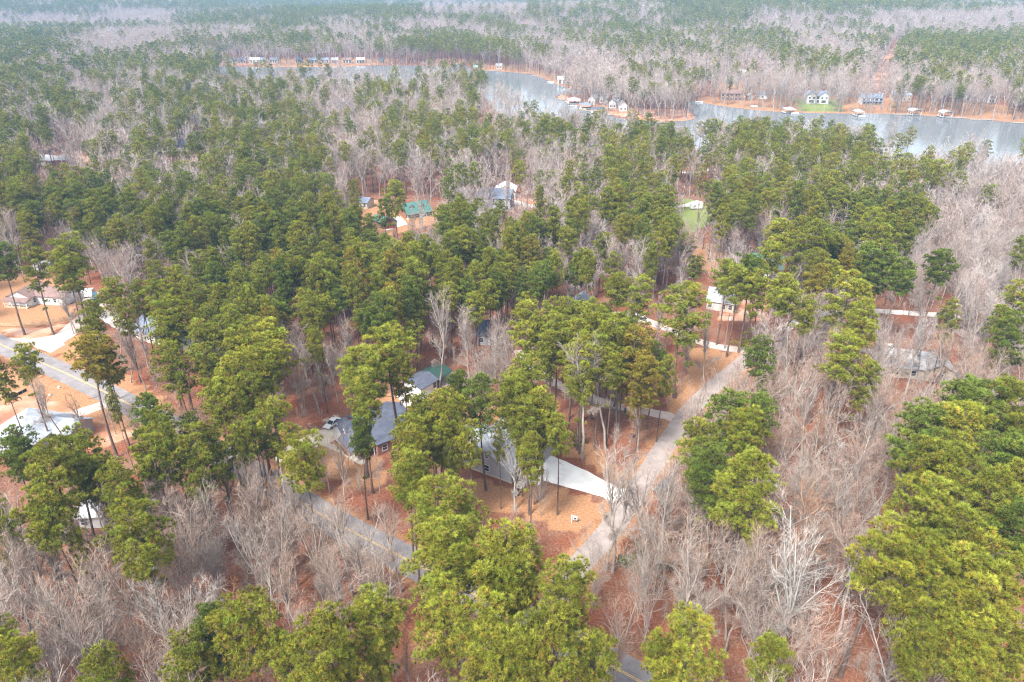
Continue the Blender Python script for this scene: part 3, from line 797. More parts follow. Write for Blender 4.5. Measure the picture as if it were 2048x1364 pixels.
pt = MB(); pt.prism([(-w2 / 2 - 5.8, 2.6), (-w2 / 2 - 0.4, 2.6), (-w2 / 2 - 0.4, 2.8), (-w2 / 2 - 3.0, 4.42), (-w2 / 2 - 5.8, 2.8)], 0.12, 0.4, 'y')
link('porch_gable', pt.mesh('porch_gable', M_TRIM), r2)

# white shed with the green lean-to
r3, w3 = house((843, 797), (875, 778), 6.0, 2.7, 1.0, 'x', R_DARK, M_WHITE, 'white garden shed with an open green lean-to at its right end', cat='shed', name='shed', front='nnw', sides=0)
link('end_panel', MB().box(w3 / 2 + 0.42, 0.2, 0, w3 / 2 + 0.52, 5.8, 3.0).mesh('end_panel', R_FOREST), r3)
for sx, sy in ((5.2, 0.2), (5.2, 5.8)):
    link('post', MB().box(w3 / 2 + sx, sy, 0, w3 / 2 + sx + 0.12, sy + 0.12, 2.7).mesh('post', M_METAL), r3)
lt = MB(); x0, x1 = w3 / 2 + 0.54, w3 / 2 + 5.8
lt.prism([(-0.3, 2.7), (3.0, 3.7), (6.3, 2.7), (6.3, 2.78), (3.0, 3.8), (-0.3, 2.78)], x1 - x0, x0, 'x')
link('lean_to_roof', lt.mesh('lean_to_roof', R_FOREST), r3)

# brown roofed white house on the left, with porch
r4, w4 = house((22, 610), (62, 613), 9.0, 2.9, 1.9, 'y', R_BROWN, M_WHITE, 'white house with brown shingle roof and railed porch behind the board fence', front='nwn', sides=3, width=8.0, porch=2.0)
wing(r4, 10.5, 7.5, 2.8, 1.7, 'x', 8.6, 2.2, R_BROWN, M_WHITE, [(-2, 0.9, 1.0, 1.3), (2, 0.9, 1.0, 1.3)])
house((72, 548), (100, 546), 5, 2.6, 1.0, 'x', R_LIGHT, M_WHITE, 'small white outbuilding under the pines behind the brown roofed house', cat='shed', name='shed', front='dw', sides=0)

# blue grey house in the pines, left
r5, w5 = house((268, 676), (345, 700), 9.0, 3.0, 2.4, 'x', R_BLUE, M_BEIGE, 'blue grey roofed house mostly hidden by pines right of the pale drive', front='wdgw', sides=1)
wing(r5, 12, 9, 3.0, 2.2, 'x', w5 / 2 + 7.6, 1.5, R_BLUE, M_GREYSIDE, [(0, 0.9, 1.0, 1.3)])
r6, w6 = house((-30, 902), (66, 918), 13, 3.2, 2.8, 'hip', R_GREY, M_GREYSIDE, 'grey hip roofed house cut by the left edge beside bare red clay', front='nwn', sides=0)
wing(r6, 5.5, 7, 2.9, 1.8, 'x', w6 / 2 + 2.0, 6.0, R_GREY, M_GREYSIDE, [])
house((160, 1058), (208, 1055), 6.5, 2.8, 1.6, 'x', R_WHITE, M_WHITE, 'white roofed building glimpsed between pines at lower left', front='wn', sides=0, cat='building', name='building')

# log cabin with the green roof, its carport
house((812, 438), (862, 430), 8.0, 2.9, 2.6, 'x', R_GREEN, M_LOG, 'brown log cabin with green metal roof and two dormers', front='wdww', sides=0, porch=2.2, dormers=2)
house((742, 452), (766, 458), 6.5, 2.7, 1.2, 'x', R_GREEN, M_LOG, 'small green roofed carport building beside the red suv', cat='shed', name='carport', front='n', sides=0)
house((714, 416), (735, 418), 6.5, 2.8, 1.3, 'x', R_BLUE, M_BEIGE, 'small blue grey roofed shed among leafless trees by the log cabin', cat='shed', name='shed', front='dw', sides=0)
# pale houses above
r7, w7 = house((955, 418), (1020, 422), 9.5, 5.4, 3.0, 'x', R_BLUE, M_GREYSIDE, 'two storey house with blue grey roof behind leafless trees', storeys=2, front='wwdww', sides=1)
house((990, 397), (1030, 398), 9, 3.6, 2.4, 'y', R_WHITE, M_WHITE, 'tall white metal roofed building above the blue grey house', cat='building', name='building', storeys=1, front='gw', sides=1)
house((915, 520), (945, 523), 8, 3, 2.0, 'x', R_DARK, M_BEIGE, 'dark roofed house glimpsed deep in the middle pine wood', front='wdw', sides=0)
house((655, 478), (705, 482), 8, 2.9, 1.6, 'x', R_LIGHT, M_WHITE, 'pale roofed house among pines below the carport', front='wdww', sides=0)
# white house with the green roof on the right, and neighbours
r8, w8 = house((1500, 560), (1560, 566), 9, 4.8, 3.2, 'x', R_GREEN, M_WHITE, 'tall white house with green metal roof at the wood edge', storeys=2, front='wdww', sides=1)
r9, w9 = house((1412, 618), (1466, 626), 9, 3.0, 2.6, 'x', R_GREY, M_BEIGE, 'grey shingled house behind tall straight pines on the right', front='wdww', sides=1)
r10, w10 = house((1765, 752), (1850, 760), 11, 3.0, 2.4, 'x', R_LIGHT, M_BEIGE, 'long pale roofed house behind leafless trees on the right', front='nwnwn', sides=1)
wing(r10, 7, 8, 3.0, 2.0, 'y', w10 / 2 + 3.0, -0.5, R_LIGHT, M_BEIGE, [(0, 0.9, 1.6, 1.4)])
r11, w11 = house((1135, 640), (1180, 644), 9, 3.2, 2.6, 'y', R_BLUE, M_WHITE, 'blue grey roofed house beside the gravel lane behind pines', front='wdw', sides=1)
house((955, 690), (1005, 690), 9, 3.1, 2.5, 'x', R_DARK, M_GREYSIDE, 'dark roofed house just seen through leafless trees above the shed', front='wdw', sides=0)
# mid distance, left
ra, wa = house((55, 332), (108, 332), 9, 3.0, 2.2, 'hip', R_LIGHT, M_BRICK, 'wide pale roofed brick house with a bare sandy yard at left', front='wwgw', sides=0)
wing(ra, 8, 8, 3.0, 2.4, 'hip', wa / 2 + 3.5, 0.8, R_LIGHT, M_BRICK, [])
house((335, 302), (375, 303), 10, 3.0, 2.6, 'x', R_DARK, M_WHITE, 'dark roofed white house seen between pine trunks at upper left', front='wwdw', sides=1)
house((340, 276), (380, 278), 8, 3.0, 1.5, 'x', R_LIGHT, M_WHITE, 'pale roofed building right behind the dark roofed white house', cat='building', name='building', front='ww', sides=0)
house((180, 210), (211, 209), 8, 4.6, 2.0, 'x', R_LIGHT, M_WHITE, 'pale grey house with white end wall in the upper left woods', front='www', storeys=2, sides=1)
house((134, 172), (156, 171), 7, 2.6, 1.4, 'x', R_TEAL, M_WHITE, 'turquoise roofed shed in the upper left woods', cat='shed', name='shed', front='w', sides=0)
house((668, 217), (692, 217), 9, 4.8, 1.8, 'x', R_GREY, M_GREYSIDE, 'grey two level house with dark openings among pines above centre left', front='WWn', storeys=2, sides=1)
house((680, 262), (714, 262), 9, 3.0, 2.6, 'y', R_LIGHT, M_WHITE, 'pale gabled house under pines below the grey two level house', front='wdw', sides=0)
house((764, 212), (795, 212), 9, 3.0, 1.8, 'x', R_GREY, M_WHITE, 'low grey roofed house among leafless trees left of the lake', front='wdww', sides=0)
house((835, 252), (862, 252), 8, 2.9, 1.8, 'x', R_LIGHT, M_WHITE, 'small pale roofed house in the leafless belt below the lake', front='wdw', sides=0)
house((1655, 288), (1672, 288), 8, 3, 2, 'x', R_LIGHT, M_WHITE, 'small white house half hidden by pines on the near lake shore', front='wd', sides=0)
# across the lake, right hand shore
house((1440, 200), (1484, 201), 10, 5.2, 2.0, 'x', R_BROWN, M_LOG, 'long brown house with two levels of windows above the far shore', storeys=2, front='WWWWW', sides=1)
house((1497, 199), (1506, 199), 6, 3, 1.4, 'y', R_WHITE, M_WHITE, 'tiny white boathouse shed between the brown and the grey shore houses', cat='shed', name='shed', front='d', sides=0)
house((1512, 197), (1536, 198), 8, 3.2, 1.8, 'x', R_BLUE, M_WHITE, 'low blue grey roofed white house left of the large blue roofed one', front='wwd', sides=0)
house((1482, 151), (1510, 150), 10, 3.4, 1.8, 'x', R_WHITE, M_WHITE, 'white roofed ranch house on the slope high above the shore', front='wwdww', sides=1)
house((1452, 167), (1474, 167), 8, 3.2, 1.8, 'x', R_LIGHT, M_GREYSIDE, 'grey cottage below the white roofed ranch house', front='wdw', sides=0)
rb, wb = house((1612, 206), (1658, 207), 11, 5.6, 3.0, 'x', R_BLUE, M_WHITE, 'large white two storey lake house with blue grey roof and twin gables', storeys=2, front='WWWWW', sides=1, chimney=True)
wing(rb, 7, 5, 5.6, 2.8, 'y', -wb * 0.30, -1.5, R_BLUE, M_WHITE, [(-1.6, 3.4, 1.4, 1.5), (1.6, 3.4, 1.4, 1.5), (0, 0.6, 3.6, 1.9)])
wing(rb, 7, 5, 5.6, 2.8, 'y', wb * 0.24, -1.5, R_BLUE, M_WHITE, [(-1.6, 3.4, 1.4, 1.5), (1.6, 3.4, 1.4, 1.5), (0, 0.6, 3.6, 1.9)])
rc, wc = house((1722, 209), (1764, 210), 11, 5.0, 2.6, 'x', R_BLUE, M_WHITE, 'white lake house with blue roof and a wide screened porch', storeys=2, front='WWWWW', sides=1, chimney=True, porch=2.4)
house((1784, 202), (1822, 203), 10, 4.6, 2.8, 'x', R_GREY, M_BEIGE, 'weathered grey house behind leafless trees right of the screened porch house', storeys=1, front='wwww', sides=1)
rd_, wd_ = house((1958, 204), (1990, 205), 12, 6.0, 3.8, 'x', R_BLUE, M_WHITE, 'tall white gabled lake house with blue grey roof above a mown slope', storeys=2, front='WnWW', sides=1)
wing(rd_, 5.5, 3.5, 6.0, 3.0, 'y', wd_ * 0.22, -1.8, R_BLUE, M_WHITE, [(0, 3.2, 3.4, 2.0), (0, 0.4, 3.4, 2.0)])
house((1908, 198), (1945, 199), 9, 3.6, 2.4, 'x', R_GREY, M_GREYSIDE, 'low grey house among bare trees left of the tall gabled lake house', front='wwdw', sides=0)
house((1985, 176), (2003, 176), 10, 4.5, 3.2, 'x', R_BLUE, M_WHITE, 'blue grey roof rising behind the tall gabled lake house', front='www', sides=0)
# centre far shore and point
house((1116, 168), (1140, 168), 9, 4.0, 1.8, 'x', R_WHITE, M_WHITE, 'white roofed house on the red bank at the head of the cove', front='WWW', sides=0)
house((992, 138), (1004, 138), 8, 3.2, 1.8, 'x', R_LIGHT, M_BEIGE, 'beige house behind the dock at the narrows', front='ww', sides=0)
house((1152, 160), (1166, 160), 8, 3.2, 1.6, 'x', R_LIGHT, M_WHITE, 'small white house behind the red bank by the cove', front='wd', sides=0)
house((1196, 154), (1220, 154), 9, 3.2, 2.0, 'x', R_LIGHT, M_WHITE, 'pale ranch house far back in the leafless wood above the point', front='wdw', sides=0)
for a_, b_, m_, l_ in (((1176, 208), (1189, 209), R_LIGHT, 'pale gabled cottage nearest the tip of the point'), ((1199, 206), (1212, 207), R_WHITE, 'white roofed cottage second along the point'), ((1217, 216), (1232, 217), R_GREY, 'grey roofed cottage on the point beside the docks'),
                       ((1238, 222), (1254, 222), R_LIGHT, 'pale cottage at the wide end of the point'), ((1190, 196), (1202, 196), R_BLUE, 'blue grey roofed cottage behind the others on the point'), ((1226, 200), (1240, 200), R_WHITE, 'white roofed cottage at the back of the point')):
    house(a_, b_, 7, 4.2, 2.4, 'y', m_, M_WHITE, l_, storeys=1, front='ww', sides=1, group='cottages on the lake point')
# left arm: the row along the far shore
row = [(450, 472, R_DARK, M_GREYSIDE, 'dark grey house at the left end of the far shore row'), (476, 492, R_DARK, M_BRICK, 'dark brick house second from left in the far shore row'), (500, 519, R_WHITE, M_WHITE, 'long white house with sandy yard in the far shore row'),
       (522, 532, R_BLUE, M_WHITE, 'small blue roofed house right of the long white one'), (540, 554, R_BLUE, M_WHITE, 'blue grey house with glazed front in the far shore row'), (591, 604, R_DARK, M_GREYSIDE, 'dark small house near the middle of the far shore row'),
       (618, 634, R_BLUE, M_GREYSIDE, 'blue grey house with dark windows in the far shore row'), (644, 657, R_BLUE, M_WHITE, 'white and blue house right of the middle in the far shore row'), (664, 676, R_GREY, M_WHITE, 'small grey roofed white house in the far shore row'),
       (686, 703, R_BROWN, M_BEIGE, 'brown roofed beige house in the far shore row'), (713, 729, R_WHITE, M_WHITE, 'bright white house mirrored in the water of the far shore row'), (758, 769, R_DARK, M_LOG, 'dark boathouse at the right end of the far shore row')]
for x0, x1, rm_, wm_, lb in row:
    house((x0, 126.5), (x1, 126.3), 9, 3.4, 1.9, 'x', rm_, wm_, lb, front='WWW', sides=0, group='houses along the far left shore')
for i, (x, y, m_, lb) in enumerate([(110, 108, R_WHITE, 'white roof in the hazy woods at far left'), (155, 106, R_LIGHT, 'pale roofed house in the hazy woods right of the far left one'), (342, 106, R_WHITE, 'white house just above the left shore pines'),
                         (420, 120, R_WHITE, 'white building above the left end of the lake'), (640, 105, R_LIGHT, 'pale house in the woods behind the far shore row'), (700, 100, R_WHITE, 'white house behind the bright white lake house'),
                         (590, 96, R_LIGHT, 'pale house far back left of the lake narrows'), (975, 22, R_WHITE, 'white farm building beside the distant pale field'), (268, 112, R_LIGHT, 'pale roof between hazy pines right of far left houses'), (1345, 178, R_WHITE, 'white house in the leafless wood behind the point')]):
    house((x, y), (x + 16, y), 9, 3.2, 2.0, 'x', m_, M_WHITE, lb, front='wdw', sides=0)

# ------------------------------------------------------------------ docks and boathouses
def boathouse(px, py, label, arch=False, roofm=None, rz=0.0, w=6.0, d=7.5, boat=True):
    g = G(px, py); r = empty('boathouse', (g.x, g.y, 0.0), rz)
    link('deck', MB().box(-w / 2 - 1.2, -d / 2, 0.45, w / 2 + 1.2, d / 2, 0.6).mesh('deck', M_GREYWOOD), r)
    pm = MB(); pm.box(-0.1, -0.1, -1.0, 0.1, 0.1, 3.0); pm = pm.mesh('post', M_WHITE)
    for sx in (-w / 2, w / 2):
        for sy in (-d / 2 + 0.3, 0, d / 2 - 0.3): link('post', pm, r, (sx, sy, 0))
    if arch:
        prof = [(-w / 2 - 0.5, 2.9)] + [(-(w / 2 + 0.5) * math.cos(math.pi * k / 10), 2.9 + 1.7 * math.sin(math.pi * k / 10)) for k in range(1, 10)] + [(w / 2 + 0.5, 2.9)]
        inner = [(x * 0.93, 2.9 + (z - 2.9) * 0.9) for x, z in prof][::-1]
        rm = MB(); 
        for k in range(len(prof) - 1):
            a0, a1 = prof[k], prof[k + 1]; b0, b1 = (a0[0] * .93, 2.9 + (a0[1] - 2.9) * .9), (a1[0] * .93, 2.9 + (a1[1] - 2.9) * .9)
            rm.prism([a0, a1, b1, b0], d + 0.6, -d / 2 - 0.3, 'y')
        link('roof', rm.mesh('roof', roofm or R_WHITE), r)
    else:
        link('roof', roof_mesh(w, d, 3.0, 1.6, 'hip', 0.5, 0.15, 0, -d / 2).mesh('roof', roofm or R_GREY), r)
    tag(r, label, 'boathouse', 'boathouses on the far shore')
    return r

def boat(px, py, rz, col, label, L=5.8, z=0.06):
    g = G(px, py); r = empty('motor_boat', (g.x, g.y, z), rz)
    hm = MB(); n = 9; W = 2.1; secs = []
    for i in range(n):
        t = i / (n - 1); x = -L / 2 + L * t; w = W / 2 * (1 - max(0, t - 0.45) ** 2 * 3.0); w = max(w, 0.05)
        secs.append([(x, -w, 0.75 + 0.25 * t * t), (x, -w * 0.75, 0.15), (x, 0, -0.1 + 0.3 * max(0, t - 0.7)), (x, w * 0.75, 0.15), (x, w, 0.75 + 0.25 * t * t)])
    vs = [v for s_ in secs for v in s_]; fs = []
    for i in range(n - 1):
        for k in range(4): fs.append((i * 5 + k, i * 5 + k + 1, i * 5 + 5 + k + 1, i * 5 + 5 + k))
    for i in range(n - 1): fs.append((i * 5 + 4, i * 5, i * 5 + 5, i * 5 + 9))
    fs.append((0, 1, 2, 3, 4)[::-1]); hm.add(vs, fs)
    link('hull', hm.mesh('hull', mat('boat_' + col, {'white': (0.8, 0.8, 0.8), 'blue': (0.08, 0.25, 0.5), 'tan': (0.5, 0.42, 0.3)}[col], 0.35)), r)
    ws = MB(); ws.add([(0.5, -0.8, 0.85), (0.5, 0.8, 0.85), (0.1, 0.7, 1.4), (0.1, -0.7, 1.4), (0.56, -0.8, 0.85), (0.56, 0.8, 0.85), (0.16, 0.7, 1.4), (0.16, -0.7, 1.4)], [(0, 1, 2, 3), (7, 6, 5, 4), (2, 6, 7, 3), (1, 5, 6, 2), (0, 3, 7, 4)])
    link('windshield', ws.mesh('windshield', M_GLASS), r)
    link('outboard_motor', MB().box(-L / 2 - 0.45, -0.22, 0.1, -L / 2 - 0.02, 0.22, 1.15).mesh('outboard_motor', M_RUBBER), r)
    for y in (-0.45, 0.45):
        link('seat', MB().box(-0.7, y - 0.3, 0.76, -0.1, y + 0.3, 1.15).mesh('seat', M_WHITE), r)
    tag(r, label, 'boat', 'boats moored on the lake')

def dock(px, py, rz, L, label, w=1.8):
    g = G(px, py); r = empty('dock', (g.x, g.y, 0.0), rz)
    link('deck', MB().box(-L / 2, -w / 2, 0.4, L / 2, w / 2, 0.52).mesh('deck', M_GREYWOOD), r)
    pm = MB().box(-0.1, -0.1, -1.0, 0.1, 0.1, 0.9).mesh('piling', M_GREYWOOD)
    n = max(2, int(L / 3))
    for i in range(n + 1):
        for s_ in (-1, 1): link('piling', pm, r, (-L / 2 + 0.2 + (L - 0.4) * i / n, s_ * (w / 2 + 0.12), 0))
    tag(r, label, 'dock', 'docks round the lake')

boathouse(1578, 226, 'grey hip roofed boathouse with a white boat alongside', roofm=R_GREY, w=7)
boathouse(1716, 231, 'small grey roofed boathouse below the screened porch house', roofm=R_GREY, w=5)
boathouse(1828, 230, 'white arched boathouse at the end of the long low dock', arch=True, roofm=R_LIGHT)
boathouse(1889, 234, 'white arched boathouse against the shady wooded bank', arch=True, roofm=R_LIGHT)
boathouse(1148, 207, 'white flat fronted boathouse at the tip of the point', roofm=R_WHITE, w=9, d=8)
boathouse(1197, 226, 'dark screened boathouse with white base on the point', roofm=R_DARK, w=9, d=8)
boathouse(1172, 217, 'grey boathouse midway along the point', roofm=R_BLUE, w=8)
boathouse(951, 139, 'blue covered boat lift at the narrows', roofm=R_TEAL, w=6)
boat(1590, 228, 0.1, 'white', 'white motor boat tied beside the grey hip roofed boathouse')
boat(1724, 234, 0.2, 'white', 'white motor boat beside the small grey roofed boathouse')
boat(1147, 213, -0.2, 'white', 'white motor boat before the white flat fronted boathouse')
boat(1165, 220, -0.4, 'tan', 'tan motor boat at the grey dock on the point')
boat(1507, 214, 0.0, 'white', 'white boat drawn up below the brown lake house')
boat(1101, 165, -0.3, 'white', 'small white boat on the cove by the red bank')
boat(1398, 205, -0.2, 'white', 'small white boat where the right arm narrows')
dock(1805, 230, 0.0, 12, 'long low dock leading to the white arched boathouse')
dock(1912, 236, -0.05, 14, 'low dock running right from the wooded bank boathouse')
dock(1965, 240, -0.05, 16, 'long pale shore dock below the tall gabled house')
dock(1128, 200, -0.3, 10, 'grey dock at the very tip of the point')
dock(1140, 205, -0.4, 9, 'grey dock left of the white flat fronted boathouse')
dock(1184, 223, -0.3, 10, 'grey dock between two boathouses on the point')
dock(1210, 230, -0.2, 10, 'grey dock right of the dark screened boathouse')
dock(975, 142, 0.0, 26, 'long dark dock along the grassy bank at the narrows')
dock(1509, 216, 0.0, 8, 'small grey dock below the brown lake house')
dock(1072, 153, -0.5, 9, 'small dark dock on the cove bank')
dock(2043, 247, 0, 12, 'dock cut by the right edge of the lake')

# ------------------------------------------------------------------ vehicles
WHEEL = None
def wheel_meshes():
    global WHEEL
    if WHEEL is None:
        t = MB(); t.tube([(0, -0.11, 0), (0, 0.11, 0)], [0.34, 0.34], 14)
        r = MB(); r.tube([(0, -0.118, 0), (0, 0.118, 0)], [0.20, 0.20], 10)
        WHEEL = (t.mesh('wheel', M_RUBBER), r.mesh('rim', M_METAL))
    return WHEEL

def car(a, b, kind, col, label, off=False):
    """a: photo pixel under the tail, b: under the nose; real length comes from the kind"""
    A, B = G(*a), G(*b); v = B - A; c = (A + B) / 2
    r = empty('parked_car' if kind != 'pickup' else 'pickup_truck', (c.x, c.y, float(gz(c.x, c.y)) + 0.03), math.atan2(v.y, v.x))
    L, W, H = {'sedan': (4.8, 1.8, 1.42), 'suv': (4.8, 1.9, 1.75), 'pickup': (5.6, 2.0, 1.85), 'van': (5.2, 2.0, 2.0)}[kind]
    paint = mat('paint_' + col, {'white': (0.66, 0.66, 0.66), 'black': (0.02, 0.02, 0.022), 'blue': (0.05, 0.12, 0.2), 'red': (0.28, 0.03, 0.03), 'silver': (0.45, 0.46, 0.48), 'grey': (0.12, 0.13, 0.14)}[col], 0.25, var=0.03, spec=0.6)
    h = L / 2; belt = H * 0.58
    hood = belt * 0.93
    low = [(-h, 0.42), (-h + 0.12, 0.30), (h - 0.15, 0.28), (h, 0.45), (h - 0.05, hood * 0.82), (h - 0.35, hood * 0.92), (h * 0.38, hood), (-h * 0.55, belt), (-h + 0.15, belt * 0.96), (-h, belt * 0.8)]
    bd = MB(); n = len(low)
    for s_ in (-1, 1): pass
    vs = [(x, -W / 2 * (0.93 if z > 0.7 else 1.0), z) for x, z in low] + [(x, W / 2 * (0.93 if z > 0.7 else 1.0), z) for x, z in low]
    bd.add(vs, [tuple(range(n)), tuple(range(2 * n - 1, n - 1, -1))] + [(i, i + n, (i + 1) % n + n, (i + 1) % n) for i in range(n)])
    if kind == 'pickup':
        bd.box(-h + 0.05, -W / 2 * 0.93, belt, -h * 0.18, -W / 2 * 0.93 + 0.1, belt + 0.28); bd.box(-h + 0.05, W / 2 * 0.93 - 0.1, belt, -h * 0.18, W / 2 * 0.93, belt + 0.28); bd.box(-h + 0.05, -W / 2 * 0.93 + 0.1, belt, -h + 0.13, W / 2 * 0.93 - 0.1, belt + 0.28)
    link('body', bd.mesh('body', paint), r)
    cab = {'sedan': [(-h * 0.72, -h * 0.38, h * 0.08, h * 0.42)], 'suv': [(-h * 0.95, -h * 0.82, h * 0.12, h * 0.44)], 'pickup': [(-h * 0.20, -h * 0.12, h * 0.20, h * 0.45)], 'van': [(-h * 0.97, -h * 0.92, h * 0.30, h * 0.62)]}[kind][0]
    x0, x1, x2, x3 = cab; w0, w1_ = W / 2 * 0.92, W / 2 * 0.74
    gl = MB(); z0, z1 = belt * 0.95, H - 0.09
    gl.add([(x0, -w0, z0), (x3, -w0, z0), (x3, w0, z0), (x0, w0, z0), (x1, -w1_, z1), (x2, -w1_, z1), (x2, w1_, z1), (x1, w1_, z1)], [(4, 5, 6, 7), (0, 1, 5, 4), (1, 2, 6, 5), (2, 3, 7, 6), (3, 0, 4, 7)])
    link('window', gl.mesh('window', M_GLASS), r)
    rf = MB(); rf.box(x1 - 0.05, -w1_ - 0.03, z1 - 0.01, x2 + 0.05, w1_ + 0.03, H)
    for xa, xb in ((x0, x1), (x3, x2), ((x0 + x3) / 2, (x1 + x2) / 2)):
        for s_ in (-1, 1):
            rf.tube([(xa, s_ * (w0 + 0.01), z0), (xb, s_ * (w1_ + 0.01), z1 + 0.03)], [0.06, 0.05], 4)
    link('roof', rf.mesh('roof', paint), r)
    tm, rm = wheel_meshes()
    for sx in (-0.62, 0.64):
        for sy in (-1, 1):
            wl = link('wheel', tm, r, (sx * h, sy * (W / 2 - 0.10), 0.32)); link('rim', rm, wl)
    for s_ in (-1, 1):
        link('headlight', MB().box(h - 0.10, s_ * W * 0.36 - 0.2, hood * 0.66, h + 0.01, s_ * W * 0.36 + 0.2, hood * 0.8).mesh('headlight', M_WHITE), r)
        link('tail_light', MB().box(-h - 0.01, s_ * W * 0.38 - 0.15, belt * 0.66, -h + 0.08, s_ * W * 0.38 + 0.15, belt * 0.85).mesh('tail_light', mat('red_lens', (0.35, 0.02, 0.02), 0.3)), r)
    tag(r, label, {'pickup': 'pickup truck', 'van': 'van', 'suv': 'car', 'sedan': 'car'}[kind], 'vehicles parked by the houses')
    return r
car((678, 840), (652, 860), 'sedan', 'white', 'white car parked at the top of the beige driveway by the dark roofed house')
car((1060, 712), (1045, 724), 'sedan', 'silver', 'silver white car on the narrow lane deep in the woods')
car((190, 590), (193, 608), 'suv', 'blue', 'dark blue suv parked beside the black pickup at the wood edge')
car((198, 606), (216, 602), 'pickup', 'black', 'black pickup truck parked beside the blue suv')
car((788, 455), (772, 457), 'suv', 'red', 'dark red suv on the white pad below the carport')
car((776, 441), (792, 445), 'sedan', 'black', 'black car parked above the red suv near the log cabin')
car((144, 326), (158, 327), 'sedan', 'white', 'white car on the sandy yard of the wide brick house')
car((322, 305), (330, 305), 'sedan', 'white', 'white car among pine trunks left of the dark roofed house')
car((1272, 640), (1292, 647), 'van', 'white', 'white van beside the gravel lane among young pines')
car((1768, 700), (1785, 704), 'van', 'white', 'white van at the end of the lane by the pale roofed house')
car((1785, 708), (1800, 713), 'pickup', 'white', 'white pickup beside the white van on the right')
car((1878, 742), (1894, 738), 'suv', 'red', 'small red car beyond the pale roofed house')
car((1880, 637), (1897, 638), 'suv', 'grey', 'dark grey suv on the pale lane at the right')
car((1336, 974), (1318, 984), 'suv', 'grey', 'dark car on the shoulder of the side road behind leafless trees')
car((1580, 560), (1598, 563), 'sedan', 'grey', 'dark grey car in the yard of the green roofed white house')
car((1757, 189), (1763, 189), 'suv', 'white', 'white suv on the drive above the screened porch house')
car((1218, 642), (1206, 638), 'sedan', 'blue', 'blue car in the yard behind the gravel lane')

# white camper and utility trailer by the brown roofed house
def trailer(px, py, rz, label):
    g = G(px, py); r = empty('camper_trailer', (g.x, g.y, 0), rz)
    b_ = MB(); b_.prism([(-2.6, 0.5), (2.3, 0.5), (2.7, 1.2), (2.5, 2.6), (-2.5, 2.6), (-2.6, 2.4)], 2.2, -1.1, 'y')
    link('body', b_.mesh('body', M_WHITE), r)
    add_window(r, -1.0, -1.11, 1.4, 0.9, 0.6); add_door(r, 1.0, -1.11, 0.6, 0.6, 1.7, M_TRIM)
    tm, rm = wheel_meshes()
    for s_ in (-1.05, 1.05):
        wl = link('wheel', tm, r, (-0.2, s_, 0.33)); link('rim', rm, wl)
    link('hitch', MB().tube([(2.5, 0, 0.55), (3.7, 0, 0.5)], [0.06, 0.05], 6).mesh('hitch', M_METAL), r)
    tag(r, label, 'camper', 'campers')
trailer(172, 594, 0.15, 'white camper trailer parked left of the blue suv')
trailer(140, 592, 0.1, 'white camper trailer under the leafless tree by the white house')
trailer(1392, 418, 0.1, 'white trailer beside the green lawn in the pines')

# ------------------------------------------------------------------ fence, poles, sign, small things
def fence(line, label, h=1.25):
    pts = gp(line); r = empty('board_fence', (pts[0][0], pts[0][1], 0))
    o = Vector((pts[0][0], pts[0][1], 0))
    pm = MB().box(-0.08, -0.08, -0.3, 0.08, 0.08, h + 0.1).mesh('post', M_WOOD)
    rm = MB().box(0, -0.02, -0.07, 1, 0.02, 0.07).mesh('rail', M_WOOD)
    for (x0, y0), (x1, y1) in zip(pts[:-1], pts[1:]):
        L = math.hypot(x1 - x0, y1 - y0); n = max(1, round(L / 2.4)); an = math.atan2(y1 - y0, x1 - x0)
        for i in range(n):
            p = Vector((x0 + (x1 - x0) * i / n, y0 + (y1 - y0) * i / n, 0)) - o
            link('post', pm, r, p).rotation_euler = (0, 0, an)
            for z in (0.35, 0.75, 1.15):
                q = link('rail', rm, r, p + Vector((0.09 * math.sin(an), -0.09 * math.cos(an), z + random.uniform(-.015, .015))))
                q.scale = (L / n, 1, 1); q.rotation_euler = (0, 0, an)
    tag(r, label, 'fence')
fence([(-30, 655), (30, 653), (85, 650), (128, 642), (150, 636)], 'wooden three rail board fence along the red yard at left')

def pole(px, py, h, label, transformer=True, arm=True, to=None):
    g = G(px, py); r = empty('utility_pole', (g.x, g.y, 0))
    link('pole', MB().tube([(0, 0, -0.5), (0, 0, h)], [0.17, 0.11], 8).mesh('pole', M_POLE), r)
    if arm: link('crossarm', MB().box(-1.2, -0.06, h - 0.9, 1.2, 0.06, h - 0.76).mesh('crossarm', M_POLE), r)
    if transformer:
        link('transformer', MB().tube([(0.35, -0.1, h - 2.3), (0.35, -0.1, h - 1.35)], [0.27, 0.27], 12).mesh('transformer', mat('light_grey_metal', (0.62, 0.64, 0.66), 0.5)), r)
    link('insulator', MB().tube([(0, 0, h), (0, 0, h + 0.25)], [0.05, 0.07], 6).mesh('insulator', M_WHITE), r)
    if to:
        tg = G(*to[:2]); d = tg - g; wpts = []
        for i in range(13):
            t = i / 12; wpts.append((d.x * t, d.y * t, h + 0.2 + (to[2] - h) * t - 1.6 * math.sin(math.pi * t)))
        link('wire', MB().tube(wpts, [0.02] * 13, 3).mesh('wire', M_METAL), r)
    tag(r, label, 'utility pole', 'utility poles')
pole(272, 600, 10, 'weathered utility pole with transformer at the wood edge by the pickup', to=(430, 610, 10))
pole(430, 610, 10, 'utility pole hidden among pines right of the first pole', transformer=False)
pole(1449, 697, 11, 'utility pole with grey transformer near the gravel lane junction', to=(1560, 640, 11))
pole(1560, 640, 11, 'utility pole standing back from the junction among leafless trees', transformer=False)
pole(1670, 540, 10, 'grey utility pole in front of the upper right pine wood', transformer=False, to=(1560, 640, 11))

